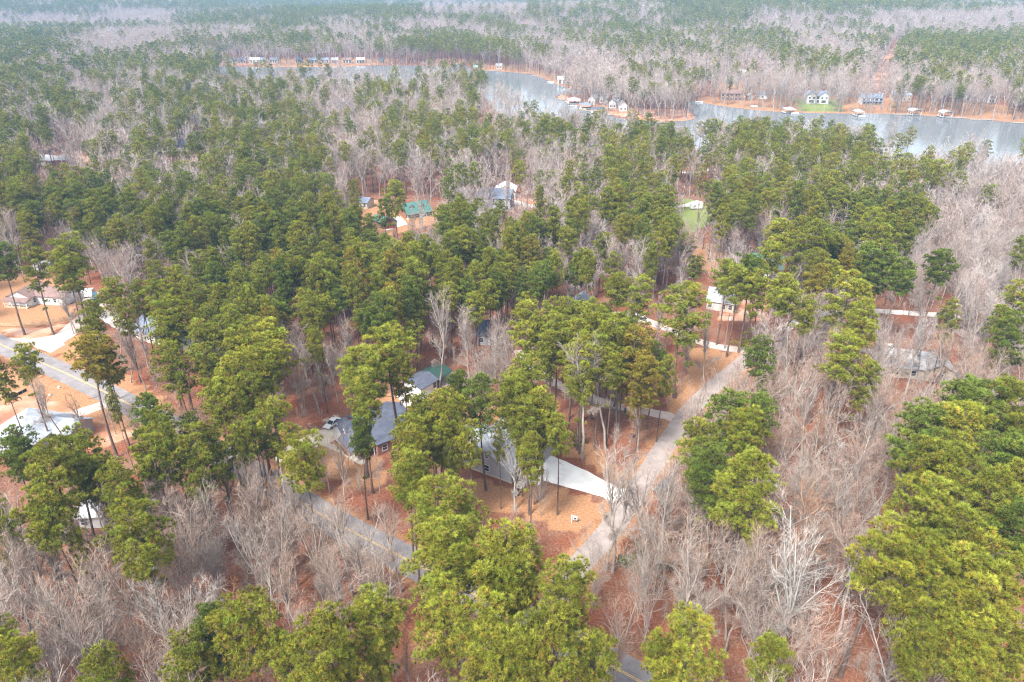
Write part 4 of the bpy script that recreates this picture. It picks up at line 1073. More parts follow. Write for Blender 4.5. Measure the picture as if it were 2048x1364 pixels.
g = G(1143, 1046); r = empty('sign_post', (g.x, g.y, 0), -0.25)
link('post', MB().box(-0.06, -0.06, -0.3, 0.06, 0.06, 2.0).mesh('post', M_WHITE), r)
link('arm', MB().box(0.062, -0.05, 1.72, 1.15, 0.05, 1.82).mesh('arm', M_WHITE), r)
sp = link('sign_panel', MB().box(0.22, -0.02, 0.85, 1.05, 0.02, 1.58).mesh('sign_panel', M_WHITE), r)
link('printed_field', MB().box(0.42, -0.026, 1.0, 0.90, -0.0205, 1.42).mesh('printed_field', mat('sign_navy', (0.04, 0.05, 0.09), 0.5)), sp)
tag(r, 'white sign post with a small hanging panel on the dry lawn', 'sign')
g = G(78, 704); r = empty('mailbox', (g.x, g.y, 0), 0.5)
link('post', MB().box(-0.05, -0.05, -0.3, 0.05, 0.05, 1.05).mesh('post', M_WOOD), r)
link('box', MB().prism([(-0.12, 1.052), (0.12, 1.052), (0.12, 1.2), (0.07, 1.28), (-0.07, 1.28), (-0.12, 1.2)], 0.5, -0.25, 'y').mesh('box', M_WHITE), r)
tag(r, 'white mailbox on a post where the gravel drive meets the road', 'mailbox')
# debris on the new lots
for i, (px, py, s_, lb) in enumerate([(1038, 972, 0.5, 'small brown stump at the foot of the grey house steps'), (118, 775, 0.6, 'pale rock by the roadside above the clay lot'), (100, 790, 0.5, 'white rock on the clay lot near the road')]):
    g = G(px, py); m_ = MB(); m_.tube([(0, 0, -0.2), (0.05, 0, s_ * 0.4), (0.02, 0.03, s_ * 0.7)], [s_ * 0.8, s_ * 0.7, s_ * 0.3], 7)
    tag(link('rock' if 'rock' in lb else 'tree_stump', m_.mesh('rock', M_OLDCONC if 'rock' in lb else M_POLE), None, (g.x, g.y, 0)), lb, 'rock' if 'rock' in lb else 'stump')
# silt fence on the clay lot
r = empty('silt_fence', (G(18, 800).x, G(18, 800).y, 0)); o = Vector((G(18, 800).x, G(18, 800).y, 0))
e_ = Vector((G(54, 782).x, G(54, 782).y, 0)) - o
n_ = Vector((-e_.y, e_.x, 0)).normalized() * 0.02
link('fabric', MB().add([tuple(-n_), tuple(e_ - n_), tuple(e_ - n_ + Vector((0, 0, .8))), tuple(-n_ + Vector((0, 0, .8))), tuple(n_), tuple(e_ + n_), tuple(e_ + n_ + Vector((0, 0, .8))), tuple(n_ + Vector((0, 0, .8)))],
     [(0, 1, 2, 3), (7, 6, 5, 4), (3, 2, 6, 7), (0, 3, 7, 4), (1, 5, 6, 2)]).mesh('fabric', M_RUBBER), r)
for i in range(5): link('stake', MB().box(-0.03, -0.03, -.2, 0.03, 0.03, 1.0).mesh('stake', M_WOOD), r, e_ * (i / 4) + Vector((0.06, 0.06, 0)))
tag(r, 'black silt fence on stakes behind the grey house at the left edge', 'fence')
# evergreen shrubs
def shrub(px, py, rr, hh, label, tone='d'):
    g = G(px, py); r = empty('evergreen_shrub', (g.x, g.y, float(gz(g.x, g.y))))
    rg = np.random.default_rng(int(px * 7 + py)); k = 14
    C = rg.normal(size=(k, 3)) * np.array([rr * .45, rr * .45, hh * .22]) + np.array([0, 0, hh * .5]); RR = np.full(k, rr * .5)
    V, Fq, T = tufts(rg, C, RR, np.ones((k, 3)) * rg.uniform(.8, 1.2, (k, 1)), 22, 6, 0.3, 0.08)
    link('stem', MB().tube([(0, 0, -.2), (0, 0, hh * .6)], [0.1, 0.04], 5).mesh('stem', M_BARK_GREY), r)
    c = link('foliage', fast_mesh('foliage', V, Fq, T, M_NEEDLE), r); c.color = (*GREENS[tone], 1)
    tag(r, label, 'shrub', 'evergreen shrubs')
SHRUBS = [(1285, 1130, 3.2, 5, 'dark evergreen thicket under bare trees by the side road'), (1310, 1110, 3.0, 4.5, 'dark evergreen shrub right of the roadside thicket'), (1330, 1145, 2.4, 3.6, 'low evergreen shrub below the roadside thicket'),
          (1250, 1135, 1.6, 2.4, 'small green shrub against the side road'), (1570, 1170, 2.4, 4, 'dark holly behind the big white-barked tree'), (1150, 890, 1.8, 3.4, 'dark green bush at the wood edge above the driveway'), (185, 1240, 2.2, 2.6, 'dark evergreen shrub in the lower left leafless wood'),
          (1485, 695, 2.6, 2.0, 'bright green shrub patch beside the gravel lane'), (1612, 200, 2.8, 5, 'dark cone shaped evergreen left of the large blue roofed lake house'), (1784, 222, 3, 5, 'dark evergreen bush between two lake houses'), (1672, 222, 3, 4, 'round evergreen bush right of the large lake house lawn'),
          (1012, 139, 3, 6, 'dark evergreen by the dock at the narrows'), (700, 905, 1.2, 1.2, 'low brown green hedge clump beside the front walk'), (686, 898, 1.1, 1.1, 'low hedge clump at the left end of the front walk')]

# ------------------------------------------------------------------ trees: source meshes
def fast_mesh(name, V, Fq, tint, m):
    """V (n,3), F (k,3)"""
    me = bpy.data.meshes.new(name)
    me.vertices.add(len(V)); me.vertices.foreach_set('co', V.astype(np.float32).ravel())
    me.loops.add(Fq.size); me.loops.foreach_set('vertex_index', Fq.astype(np.int32).ravel())
    me.polygons.add(len(Fq)); me.polygons.foreach_set('loop_start', np.arange(0, Fq.size, 3, dtype=np.int32)); me.polygons.foreach_set('loop_total', np.full(len(Fq), 3, dtype=np.int32))
    me.update(calc_edges=True)
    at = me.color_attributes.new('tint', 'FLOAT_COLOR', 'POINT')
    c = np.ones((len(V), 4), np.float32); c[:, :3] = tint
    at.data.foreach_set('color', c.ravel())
    me.materials.append(m)
    return me

def unit(a):
    return a / (np.linalg.norm(a, axis=-1, keepdims=True) + 1e-9)

def tufts(r, centers, radii, pads_tint, n_per, needles, ln, wd):
    """needle tufts spread over the upper shells of branch pads -> V, F, tint"""
    k = len(centers)
    d = unit(r.normal(size=(k, n_per, 3)))
    low = r.random((k, n_per)) < 0.16
    d[..., 2] = np.where(low, -np.abs(d[..., 2]) * 0.6, np.abs(d[..., 2]) * 1.15 + 0.02)
    d = unit(d)
    rr = r.uniform(0.45, 1.0, (k, n_per, 1)) ** 0.5
    flat = np.array([1.0, 1.0, 0.66])
    p = centers[:, None, :] + d * rr * radii[:, None, None] * flat
    p = p.reshape(-1, 3); ax = unit((d * 0.7 + np.array([0, 0, 0.75])).reshape(-1, 3))
    n = len(p)
    dirs = unit(ax[:, None, :] + r.normal(size=(n, needles, 3)) * 0.55)
    side = unit(np.cross(dirs, r.normal(size=(n, needles, 3))))
    L = ln * r.uniform(0.7, 1.2, (n, needles, 1)); W = wd * r.uniform(0.7, 1.3, (n, needles, 1))
    v0 = np.broadcast_to(p[:, None, :], dirs.shape); v0 = v0 + side * W; v1 = p[:, None, :] + dirs * L; v2 = p[:, None, :] - side * W
    V = np.stack([v0, v1, v2], 2).reshape(-1, 3)
    Fq = np.arange(len(V)).reshape(-1, 3)
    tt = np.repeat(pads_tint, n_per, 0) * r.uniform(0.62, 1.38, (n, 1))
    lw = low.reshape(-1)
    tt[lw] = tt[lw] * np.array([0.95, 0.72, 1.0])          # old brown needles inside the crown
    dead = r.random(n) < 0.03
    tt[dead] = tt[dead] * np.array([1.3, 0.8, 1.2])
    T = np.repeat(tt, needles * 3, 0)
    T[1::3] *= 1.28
    T[0::3] *= np.array([0.75, 0.58, 0.70]); T[2::3] *= np.array([0.75, 0.58, 0.70])                # brown shoot at every needle's root, darkened further by shade painted into the tint
    return V, Fq, T

def make_pine(seed, lod=0, shape=None):
    """loblolly pine, 26 m: bare tapering trunk, upswept limbs carrying pads of needle tufts"""
    r = np.random.default_rng(seed)
    H = 26.0
    cb = r.uniform(0.48, 0.68) if shape is None else shape[0]       # crown base (share of height)
    R = r.uniform(2.9, 4.1) if shape is None else shape[1]
    lean = r.uniform(-0.6, 0.6, 2)
    def axis_at(z):
        t = z / H
        return np.array([lean[0] * t * t + 0.25 * math.sin(t * 5 + seed), lean[1] * t * t + 0.25 * math.cos(t * 4 + seed) - 0.25, z])
    tb = MB()
    ns = 9 if lod == 0 else (5 if lod == 1 else 3)
    zs = np.linspace(-0.3, H * 0.985, ns)
    tb.tube([axis_at(z) for z in zs], [0.27 * (1 - 0.82 * max(z, 0) / H) + (0.09 if i == 0 else 0) for i, z in enumerate(zs)], (8, 5, 3)[lod], cap=False)
    nb = (int(r.integers(32, 46)), 24, 14)[lod]
    C = []; RR = []
    for i in range(nb):
        u = (i + r.uniform(0, 1)) / nb
        z = H * (cb + (1 - cb) * u ** 0.92)
        prof = (math.sin(min(1, 0.24 + 0.86 * (1 - u)) * math.pi * 0.62 + 0.15)) * (1 if u > 0.12 else 0.75)
        prof = max(0.12, min(1.0, math.sqrt(max(0, 1 - ((u - 0.36) / 0.68) ** 2)))) if u > 0.36 else (0.62 + 0.38 * u / 0.36)
        ln = R * prof * r.uniform(0.55, 1.2)
        an = i * 2.399 + r.uniform(-0.4, 0.4)
        rise = ln * r.uniform(0.15, 0.5) * (0.5 + u)
        p0 = axis_at(z - rise * 0.9)
        p1 = p0 + np.array([math.cos(an) * ln * 0.55, math.sin(an) * ln * 0.55, rise * 0.35])
        p2 = p0 + np.array([math.cos(an) * ln, math.sin(an) * ln, rise])
        if lod == 0: tb.tube([p0, p1, p2], [0.065, 0.045, 0.02], 3, cap=False)
        elif lod == 1 and i % 2 == 0: tb.tube([p0, p2], [0.07, 0.03], 3, cap=False)
        pr = (0.86, 1.1, 1.4)[lod]
        C.append(p2); RR.append(pr * r.uniform(0.75, 1.25))
        if ln > 1.6 and lod < 2:
            for s in range(2 if lod == 0 else 1):
                C.append(p1 + r.normal(size=3) * np.array([0.7, 0.7, 0.3]) + np.array([0, 0, 0.3])); RR.append(pr * r.uniform(0.6, 1.0))
    C.append(axis_at(H)); RR.append(1.0)
    for i in range(int(r.integers(2, 5))):                          # dead stubs and stray low limbs
        z = H * r.uniform(cb * 0.62, cb); an = r.uniform(0, 6.28); ln = r.uniform(0.8, 2.2)
        p0 = axis_at(z); p1 = p0 + np.array([math.cos(an) * ln, math.sin(an) * ln, r.uniform(-0.2, 0.4)])
        if lod == 0: tb.tube([p0, p1], [0.05, 0.02], 3, cap=False)
        if r.random() < 0.4 and lod == 0: C.append(p1); RR.append(0.6)
    C = np.array(C); RR = np.array(RR)
    pt = np.ones((len(C), 3)) * r.uniform(0.72, 1.28, (len(C), 1)) * (1 + r.normal(size=(len(C), 3)) * np.array([0.05, 0.02, 0.06]))
    npt, nee, ln, wd = ((19, 20, 0.50, 0.036), (14, 11, 0.58, 0.075), (9, 6, 1.0, 0.24))[lod]
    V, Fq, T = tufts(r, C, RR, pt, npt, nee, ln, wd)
    return tb, (V, Fq, T)

def pine_objs(seed, lod, shape=None):
    tb, (V, Fq, T) = make_pine(seed, lod, shape)
    if lod == 0:
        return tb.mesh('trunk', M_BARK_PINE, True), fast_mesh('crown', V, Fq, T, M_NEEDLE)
    # one joined mesh for the woods
    mb = tb; tv = np.array(mb.v)
    tri = []
    for f in mb.f:
        for k in range(1, len(f) - 1): tri.append((f[0], f[k], f[k + 1]))
    tri = np.array(tri)
    VV = np.concatenate([tv, V]); FF = np.concatenate([tri, Fq + len(tv)]); TT = np.concatenate([np.ones((len(tv), 3)), T])
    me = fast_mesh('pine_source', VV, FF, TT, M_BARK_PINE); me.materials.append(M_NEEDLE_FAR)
    me.polygons.foreach_set('material_index', np.concatenate([np.zeros(len(tri), np.int32), np.ones(len(Fq), np.int32)]))
    return me

def make_bare(seed, lod=0, style='vase'):
    """leafless hardwood 20 m tall -> limbs (tubes) and fine twigs (blades)"""
    r = np.random.default_rng(seed + 500)
    H = 20.0
    tb = MB(); tw = []          # twigs: p0, p1, width
    spread = {'vase': 0.46, 'narrow': 0.28, 'broad': 0.68, 'shrub': 0.5}[style]
    def grow(p, d, ln, rad, lvl, sides):
        """returns polyline"""
        n = 5 if lvl == 0 else (4 if lvl == 1 else 3)
        pts = [p.copy()]; q = p.copy(); dd = d.copy()
        for i in range(n):
            dd = dd + r.normal(size=3) * (0.07, 0.13, 0.20, 0.22)[min(lvl, 3)] + np.array([0, 0, 0.07 if lvl else 0.03])
            dd = dd / np.linalg.norm(dd)
            q = q + dd * ln / n; pts.append(q.copy())
        rads = np.linspace(rad, rad * (0.55 if lvl == 0 else 0.3), n + 1)
        tb.tube(pts, list(rads), sides, cap=False)
        return pts, dd
    def at(pts, t):
        x = t * (len(pts) - 1); i = min(int(x), len(pts) - 2)
        return pts[i] + (pts[i + 1] - pts[i]) * (x - i), unit(pts[i + 1] - pts[i])
    def side_dir(d, ang):
        s = unit(np.cross(d, r.normal(size=3)))
        v = d * math.cos(ang) + s * math.sin(ang); v[2] += 0.12
        return unit(v)
    nst = {'vase': 1, 'narrow': 1, 'broad': 1, 'shrub': 4}[style]
    trunks = []
    for s in range(nst):
        fork = {'vase': r.uniform(0.30, 0.48), 'narrow': r.uniform(0.45, 0.6), 'broad': r.uniform(0.25, 0.38), 'shrub': r.uniform(0.12, 0.25)}[style]
        d0 = unit(np.array([r.normal() * 0.05, r.normal() * 0.05, 1.0]) + (r.normal(size=3) * np.array([0.35, 0.35, 0]) if nst > 1 else 0))
        pts, dd = grow(np.array([0, 0, -0.2]) + (r.normal(size=3) * np.array([0.3, 0.3, 0]) if nst > 1 else 0), d0, H * fork, 0.24 if nst == 1 else 0.1, 0, (7, 4, 3)[lod])
        trunks.append((pts, dd, fork))
    nl = (4, 3, 3)[lod]
    nb2, nb3, nt = ((11, 6, 6), (8, 5, 5), (5, 3, 4))[lod]
    tww = (0.017, 0.034, 0.085)[lod]
    for pts, dd, fork in trunks:
        leaders = []
        m = nl if nst == 1 else 2
        a0 = r.uniform(0, 6.28)
        for i in range(m):
            an = a0 + i * 6.28 / m + r.uniform(-0.5, 0.5)
            tilt = spread * r.uniform(0.35, 0.9) if i else spread * 0.15
            d = unit(np.array([math.cos(an) * math.sin(tilt), math.sin(an) * math.sin(tilt), math.cos(tilt)]))
            lp, ld = grow(pts[-1], d, H * (1 - fork) * r.uniform(0.75, 1.0), 0.16 if nst == 1 else 0.06, 1, (5, 3, 3)[lod])
            leaders.append(lp)
        # a few side limbs below the fork
        for i in range(3 if lod == 0 and nst == 1 else 0):
            p, d = at(pts, r.uniform(0.55, 0.95))
            lp, ld = grow(p, side_dir(d, 1.0 + 0.2 * r.normal()), r.uniform(2, 4.5), 0.05, 2, 3)
            leaders.append(lp)
        for lp in leaders:
            ll = np.linalg.norm(lp[-1] - lp[0])
            for j in range(nb2):
                t = 0.12 + 0.88 * (j + r.uniform(0, 1)) / nb2
                p, d = at(lp, min(t, 0.999))
                l2 = ll * (0.42 - 0.22 * t) * r.uniform(0.7, 1.3)
                q, qd = grow(p, side_dir(d, spread * r.uniform(0.7, 1.25) + 0.15), l2, 0.045 * (1.4 - 0.7 * t) * (1, 1.3, 1.6)[lod], 2, 3)
                for k in range(nb3):
                    t3 = 0.15 + 0.85 * (k + r.uniform(0, 1)) / nb3
                    p3, d3 = at(q, min(t3, 0.999))
                    l3 = l2 * (0.6 - 0.25 * t3) * r.uniform(0.7, 1.3)
                    e3 = p3 + side_dir(d3, r.uniform(0.4, 0.9)) * l3
                    e3[2] += 0.1 * l3
                    tw.append((p3, e3, tww * 1.35))
                    dd3 = unit(e3 - p3)
                    for w in range(nt):
                        tt = 0.1 + 0.9 * (w + r.uniform(0, 1)) / nt
                        p4 = p3 + (e3 - p3) * min(tt, 1)
                        e4 = p4 + side_dir(dd3, r.uniform(0.25, 0.85)) * r.uniform(0.45, 1.05)
                        tw.append((p4, e4, tww * 0.8))
    A = np.array([t[0] for t in tw]); B = np.array([t[1] for t in tw]); W = np.array([t[2] for t in tw])[:, None]
    d = unit(B - A); s = unit(np.cross(d, r.normal(size=d.shape)))
    V = np.stack([A - s * W, A + s * W, B], 1).reshape(-1, 3)
    Fq = np.arange(len(V)).reshape(-1, 3)
    T = np.repeat(np.ones((len(A), 3)) * r.uniform(0.8, 1.2, (len(A), 1)), 3, 0)
    return tb, (V, Fq, T)

def bare_objs(seed, lod, style):
    tb, (V, Fq, T) = make_bare(seed, lod, style)
    if lod == 0:
        return tb, (V, Fq, T)
    tv = np.array(tb.v); tri = []
    for f in tb.f:
        for k in range(1, len(f) - 1): tri.append((f[0], f[k], f[k + 1]))
    tri = np.array(tri)
    VV = np.concatenate([tv, V]); FF = np.concatenate([tri, Fq + len(tv)]); TT = np.concatenate([np.ones((len(tv), 3)), T])
    me = fast_mesh('hardwood_source', VV, FF, TT, M_BARK_GREY); me.materials.append(M_TWIG_FAR)
    me.polygons.foreach_set('material_index', np.concatenate([np.zeros(len(tri), np.int32), np.ones(len(Fq), np.int32)]))
    return me

def joined(parts, name, m0, m1):
    tb, (V, Fq, T) = parts
    tv = np.array(tb.v); tri = []
    for f in tb.f:
        for k in range(1, len(f) - 1): tri.append((f[0], f[k], f[k + 1]))
    tri = np.array(tri)
    me = fast_mesh(name, np.concatenate([tv, V]), np.concatenate([tri, Fq + len(tv)]), np.concatenate([np.ones((len(tv), 3)), T]), m0); me.materials.append(m1)
    me.polygons.foreach_set('material_index', np.concatenate([np.zeros(len(tri), np.int32), np.ones(len(Fq), np.int32)]))
    return me
PINES = [pine_objs(s, 0) for s in range(12)]
PINES += [pine_objs(40, 0, (0.22, 3.0)), pine_objs(41, 0, (0.30, 3.6))]     # open-grown, foliage low down
PINE_MID = [pine_objs(100 + s, 1) for s in range(9)]
PINE_FAR = [pine_objs(200 + s, 2) for s in range(7)]
def bare_near(seed, style, bark=None):
    tb, (V, Fq, T) = bare_objs(seed, 0, style)
    return tb.mesh('trunk', bark or M_BARK_GREY, True), fast_mesh('crown', V, Fq, T, M_TWIG)
BARES = [bare_near(s, st) for s, st in enumerate(['vase', 'vase', 'narrow', 'broad', 'vase', 'narrow', 'broad', 'vase', 'narrow', 'vase', 'shrub', 'shrub'])]
BARES_WHITE = [bare_near(60, 'broad', M_BARK_WHITE), bare_near(63, 'broad', M_BARK_WHITE)]
BARE_FINE = [joined(make_bare(s, 0, st), 'hardwood_source', M_BARK_GREY, M_TWIG_FAR) for s, st in ((0, 'vase'), (1, 'vase'), (2, 'narrow'), (14, 'broad'), (5, 'narrow'), (7, 'vase'), (10, 'shrub'))]
PINE_FINE = [joined(make_pine(300 + s, 0), 'pine_source', M_BARK_PINE, M_NEEDLE_FAR) for s in range(6)]
BARE_MID = [bare_objs(100 + s, 1, st) for s, st in enumerate(['vase', 'narrow', 'broad', 'vase', 'narrow', 'vase', 'shrub'])]
BARE_FAR = [bare_objs(200 + s, 2, st) for s, st in enumerate(['vase', 'narrow', 'broad', 'vase', 'vase'])]

for rec in SHRUBS: shrub(*rec, tone='y' if 'bright' in rec[4] else 'd')

# ------------------------------------------------------------------ tree placement
# forest make-up by stand: share of pine, sampled where the crowns stand
STANDS = [
 "mmpbmmppppmpbbmmmbbmmPPpmmppmbmm",
 "pmbbbmppPPpppPPPmbbbmbmmbbbmPPPP",
 "PPmpmPPpmpmmppm.bbBBbbBBBbbBmmbm",
 "PppmpPPpppbppmpPmbBBpmbbbbbbbbbB",
 "PmbbpPPPPpbmpPPPPPPPPPPPPPPPPbBb",
 "PPpmPmbPPPbmbbpbbmmPmPPPPPPPPmBB",
 "PPPPmPmmPPbbmmbbbPPPPPPPPPPPpBBB",
 "pbPPbPPPPPPPPPPPPbbPPbPpppPPmBBB",
 "PpBBBmPPPPPPPPPPPmBmBmmpmpmpBBBB",
 "..BBmPPPPPPPPPPPPPbbbbbbbBBBBBBB",
 "..bbbPPPPPPPPPbbPPbbbbBBBBBBBBBB",
]
SHARE = {'P': 0.94, 'p': 0.72, 'm': 0.42, 'b': 0.17, 'B': 0.03, '.': 0.0}
NEAR_BARE = [   # rows 9.. : how thick the leafless trees stand (0-9)
 "11575000000000000033332228889999",
 "00222111111112442222224488999999",
 "00113421333344552222233588899999",
 "11122233444444443333333699999999",
 "12111243342111111134456799999997",
 "01112234211011111113457978999960",
 "12123467631000000124688899998300",
 "23467898876410001248898999975200",
 "67888998899840000369999999873200",
 "99999999999960000599999998710000",
 "99999999999310000389999997500010",
 "99999992222000000499999998610100",
 "88998811211124420002477999995110",
]
SA = np.array([[SHARE[c] for c in row] for row in STANDS])
NA = np.array([[int(c) / 9 for c in row] for row in NEAR_BARE])

pines = []      # dicts x y h r tone hand
bares = []

HAND_PINES = """300 1085 68 y;8 1300 45 y;40 1350 50 y;225 1358 50 g;425 1285 52 d;385 1335 58 g;505 1275 72 y;575 1312 24 d;665 1300 76 y;585 1345 45 g;760 1258 62 g;760 1345 32 g;880 1240 66 g;
1000 1268 74 y;985 1350 62 y;895 1135 90 g;900 1050 76 g;1015 1130 84 y;1010 1195 60 g;1140 1215 62 g;1110 1308 74 y;1030 1340 66 y;1180 1335 45 g;1370 1318 76 y;1320 1345 50 g;1540 1345 42 g;
1745 1130 70 y;1832 1165 74 y;1975 1168 90 y;1870 1040 70 g;2022 1080 68 d;1900 1262 60 y;1962 1240 74 y;1838 1312 50 g;1930 1330 60 y;2025 1330 50 y;1960 1012 68 g;2035 1000 58 g;
1890 955 68 g;1930 885 62 y;1836 888 60 d;1932 825 54 d;1996 815 50 g;2038 880 40 g;1996 933 56 d;2045 955 50 g;1985 1080 55 g;1800 1230 34 y;1925 1110 60 g;
1451 838 45 d;1512 850 40 d;1482 880 45 g;1405 900 44 g;1408 938 44 d;1435 972 46 d;1498 985 74 g;1530 725 32 d;1690 722 44 g;1724 768 28 g;1759 535 50 d;1796 562 32 d;1878 545 32 d;1694 597 50 y;
1735 655 38 y;1626 572 30 o;1561 598 38 g;1541 527 28 g;1554 478 28 y;1588 505 26 g;1640 486 38 g;792 396 24 g;188 968 34 y;208 985 26 g;842 862 22 g;1000 884 17 y;868 872 22 y;870 850 26 g;905 838 28 y;1046 856 20 y;860 882 26 y;890 902 26 g;1072 862 26 g;910 930 20 g;1102 642 28 g;1142 692 30 y;1150 650 28 g;1190 692 30 g;1205 655 28 d;1240 672 28 g;1250 722 28 y;1200 742 30 y;1142 732 28 g;1180 640 26 g;1262 682 28 d;1290 690 27 o;1130 640 26 g;1095 682 26 g;1165 760 28 y;1225 750 28 g;1749 460 34 g;2016 612 40 g;2020 680 40 d;1898 640 22 g;
1066 657 40 g;1112 672 38 g;1168 728 42 y;1174 668 45 g;1223 697 48 g;1279 709 42 o;1306 722 24 d;1285 768 34 o;1328 752 20 g;1365 622 58 g;1279 600 30 g;1236 592 30 g;1088 706 28 g;
1045 772 40 g;1036 816 44 g;1088 830 38 y;1122 878 28 g;1060 858 38 g;
836 836 30 g;880 842 44 y;923 785 26 d;967 808 40 d;1034 812 38 g;912 872 34 y;1081 835 36 g;823 888 36 y;940 897 32 y;1062 920 28 y;823 985 40 g;
782 728 56 y;720 762 54 g;806 752 30 y;724 818 38 g;720 884 28 d;820 906 44 y;818 960 40 g;602 932 50 y;538 850 42 g;528 715 60 y;496 690 40 y;508 755 54 y;505 806 42 g;508 874 30 g;
182 731 48 o;217 745 28 g;53 743 28 y;8 766 22 g;70 532 30 g;132 520 44 g;134 560 30 g;6 530 32 d;190 648 34 y;235 603 28 y;250 637 22 y;281 600 25 g;317 610 34 g;346 650 44 g;337 685 34 g;352 737 38 g;
457 672 35 g;480 708 40 g;468 766 40 y;452 818 40 y;311 845 40 d;317 874 40 g;390 880 30 d;235 818 13 y;21 919 36 d;71 910 42 d;135 920 44 g;106 964 62 y;177 928 44 g;106 1044 54 y;11 1034 26 y;14 1092 24 g;
248 985 46 y;312 942 48 g;383 928 50 g;355 902 40 g;437 910 38 g;484 902 34 g;150 1108 18 y;420 740 34 g;410 690 36 g;640 700 20 y;1610 640 26 g;1500 560 34 d;1475 575 30 g;1520 585 30 g;1452 560 26 g"""
for rec in HAND_PINES.replace('\n', '').split(';'):
    a = rec.split(); px, py, rp = float(a[0]), float(a[1]), float(a[2])
    # crown centre stands at about three quarters of the tree's height; big crowns on big trees
    h = 27.0
    for it in range(3):
        g = G(px, py, h * 0.78)
        dep = P(g.x, g.y, h * 0.78)[2]
        rm = rp * dep / F_PX
        h = float(np.clip(16 + rm * 2.6, 12 if rp > 20 else 9, 29.5))
    pines.append(dict(x=g.x, y=g.y, h=h, r=rm, tone=a[3], hand=True))

# leafless trees that stand out, by foot of trunk: px py height spread-variant twig colour
HAND_BARES = [(1556, 1322, 27, 'W0', 'white'), (1538, 1310, 22, 'W1', 'white'), (345, 1310, 17, 'W1', 'white'), (1398, 1135, 22, 3, 'grey'), (1385, 1245, 17, 6, 'rust'), (878, 775, 26, 2, 'grey'),
              (1315, 1130, 22, 0, 'grey'), (1285, 1150, 24, 2, 'grey'), (1225, 1145, 27, 8, 'grey'), (1212, 1140, 24, 5, 'grey'), (930, 1362, 15, 3, 'pink'), (1230, 1375, 20, 9, 'pink'), (1210, 900, 25, 5, 'grey'),
              (1165, 920, 27, 5, 'grey'), (210, 1290, 20, 0, 'pink'), (75, 1280, 20, 1, 'pink'), (130, 1290, 17, 4, 'pink'), (580, 1250, 16, 7, 'pink'), (670, 1240, 15, 9, 'pink'), (745, 1200, 17, 6, 'grey'),
              (430, 1150, 17, 0, 'grey'), (690, 1000, 16, 4, 'pink'), (540, 1100, 18, 7, 'grey'), (1030, 1020, 18, 'W1', 'white'), (460, 780, 17, 'W0', 'white'), (640, 830, 20, 5, 'grey'), (1760, 1190, 14, 6, 'grey'),
              (1690, 620, 19, 6, 'grey'), (1710, 500, 17, 3, 'white'), (120, 500, 20, 6, 'grey'), (190, 545, 22, 0, 'grey'), (225, 540, 20, 1, 'grey'), (1410, 780, 22, 2, 'grey'), (1260, 640, 16, 3, 'grey'), (1080, 1030, 10, 10, 'grey'),
              (134, 893, 18, 5, 'grey'), (108, 868, 13, 0, 'grey'), (166, 882, 12, 1, 'pink'), (232, 868, 11, 4, 'pink'), (285, 880, 10, 9, 'pink'), (148, 668, 13, 0, 'grey'), (164, 676, 15, 2, 'grey'), (178, 668, 13, 5, 'grey'),
              (192, 690, 12, 1, 'pink'), (350, 850, 8, 10, 'pink'), (375, 858, 7, 11, 'pink'), (400, 872, 8, 10, 'pink'), (225, 745, 14, 5, 'pink'), (262, 765, 15, 2, 'grey'), (292, 780, 14, 8, 'pink'), (245, 720, 13, 5, 'grey'),
              (690, 950, 9, 4, 'pink'), (660, 985, 12, 7, 'pink'), (600, 790, 13, 5, 'grey'), (560, 800, 12, 2, 'pink'), (655, 800, 16, 8, 'grey')]
for px, py, h, v, c in HAND_BARES:
    g = G(px, py)
    bares.append(dict(x=g.x, y=g.y, h=h, v=v, tone=c, hand=True))

# lookouts: targets that stay in view between the trees (left, top, right, bottom, how strict)
KEEP = [(925, 845, 1110, 975, .9), (1060, 905, 1255, 1010, 1), (860, 960, 1210, 1060, .8), (540, 855, 700, 925, .9), (690, 810, 830, 915, .8), (780, 735, 915, 800, 1), (0, 550, 125, 660, 1), (140, 570, 260, 640, .9),
        (255, 640, 300, 690, .8), (0, 655, 300, 900, .85), (0, 810, 75, 905, 1), (155, 985, 220, 1040, .5), (800, 395, 865, 440, 1), (725, 400, 800, 462, .9), (985, 345, 1030, 400, .9),
        (1010, 395, 1065, 418, .8), (1370, 405, 1415, 450, .9), (1320, 326, 1415, 350, .35), (1490, 495, 1570, 560, .9), (1410, 560, 1470, 610, .7), (1770, 680, 1895, 745, .45), (1700, 615, 1910, 640, .6),
        (1140, 600, 1230, 640, .8), (1265, 615, 1295, 640, .7), (1030, 700, 1070, 735, 1), (60, 305, 165, 330, .9), (325, 270, 395, 305, .8), (170, 190, 215, 210, .8), (130, 155, 160, 172, .8), (660, 195, 705, 215, .8),
        (680, 240, 715, 258, .7), (1400, 150, 1560, 215, .7), (1590, 180, 1670, 225, .9), (1700, 185, 1830, 230, .9), (1860, 180, 2010, 240, .8), (440, 118, 830, 150, .88), (960, 143, 1130, 225, .95), (1130, 195, 1260, 240, .9),
        (1390, 205, 1760, 235, .6), (1760, 228, 2048, 300, .85), (1270, 215, 1380, 242, .8), (1380, 475, 1440, 530, .5), (1110, 200, 1200, 235, .9), (870, 115, 1010, 140, .7), (1745, 115, 1790, 175, .9), (850, 0, 1050, 24, .9), (1100, 1100, 1260, 1230, .8),
        (1350, 400, 1420, 420, .8), (205, 600, 260, 655, .6), (1420, 685, 1510, 715, .8), (1190, 615, 1340, 660, .5), (1190, 900, 1300, 1100, .55)]
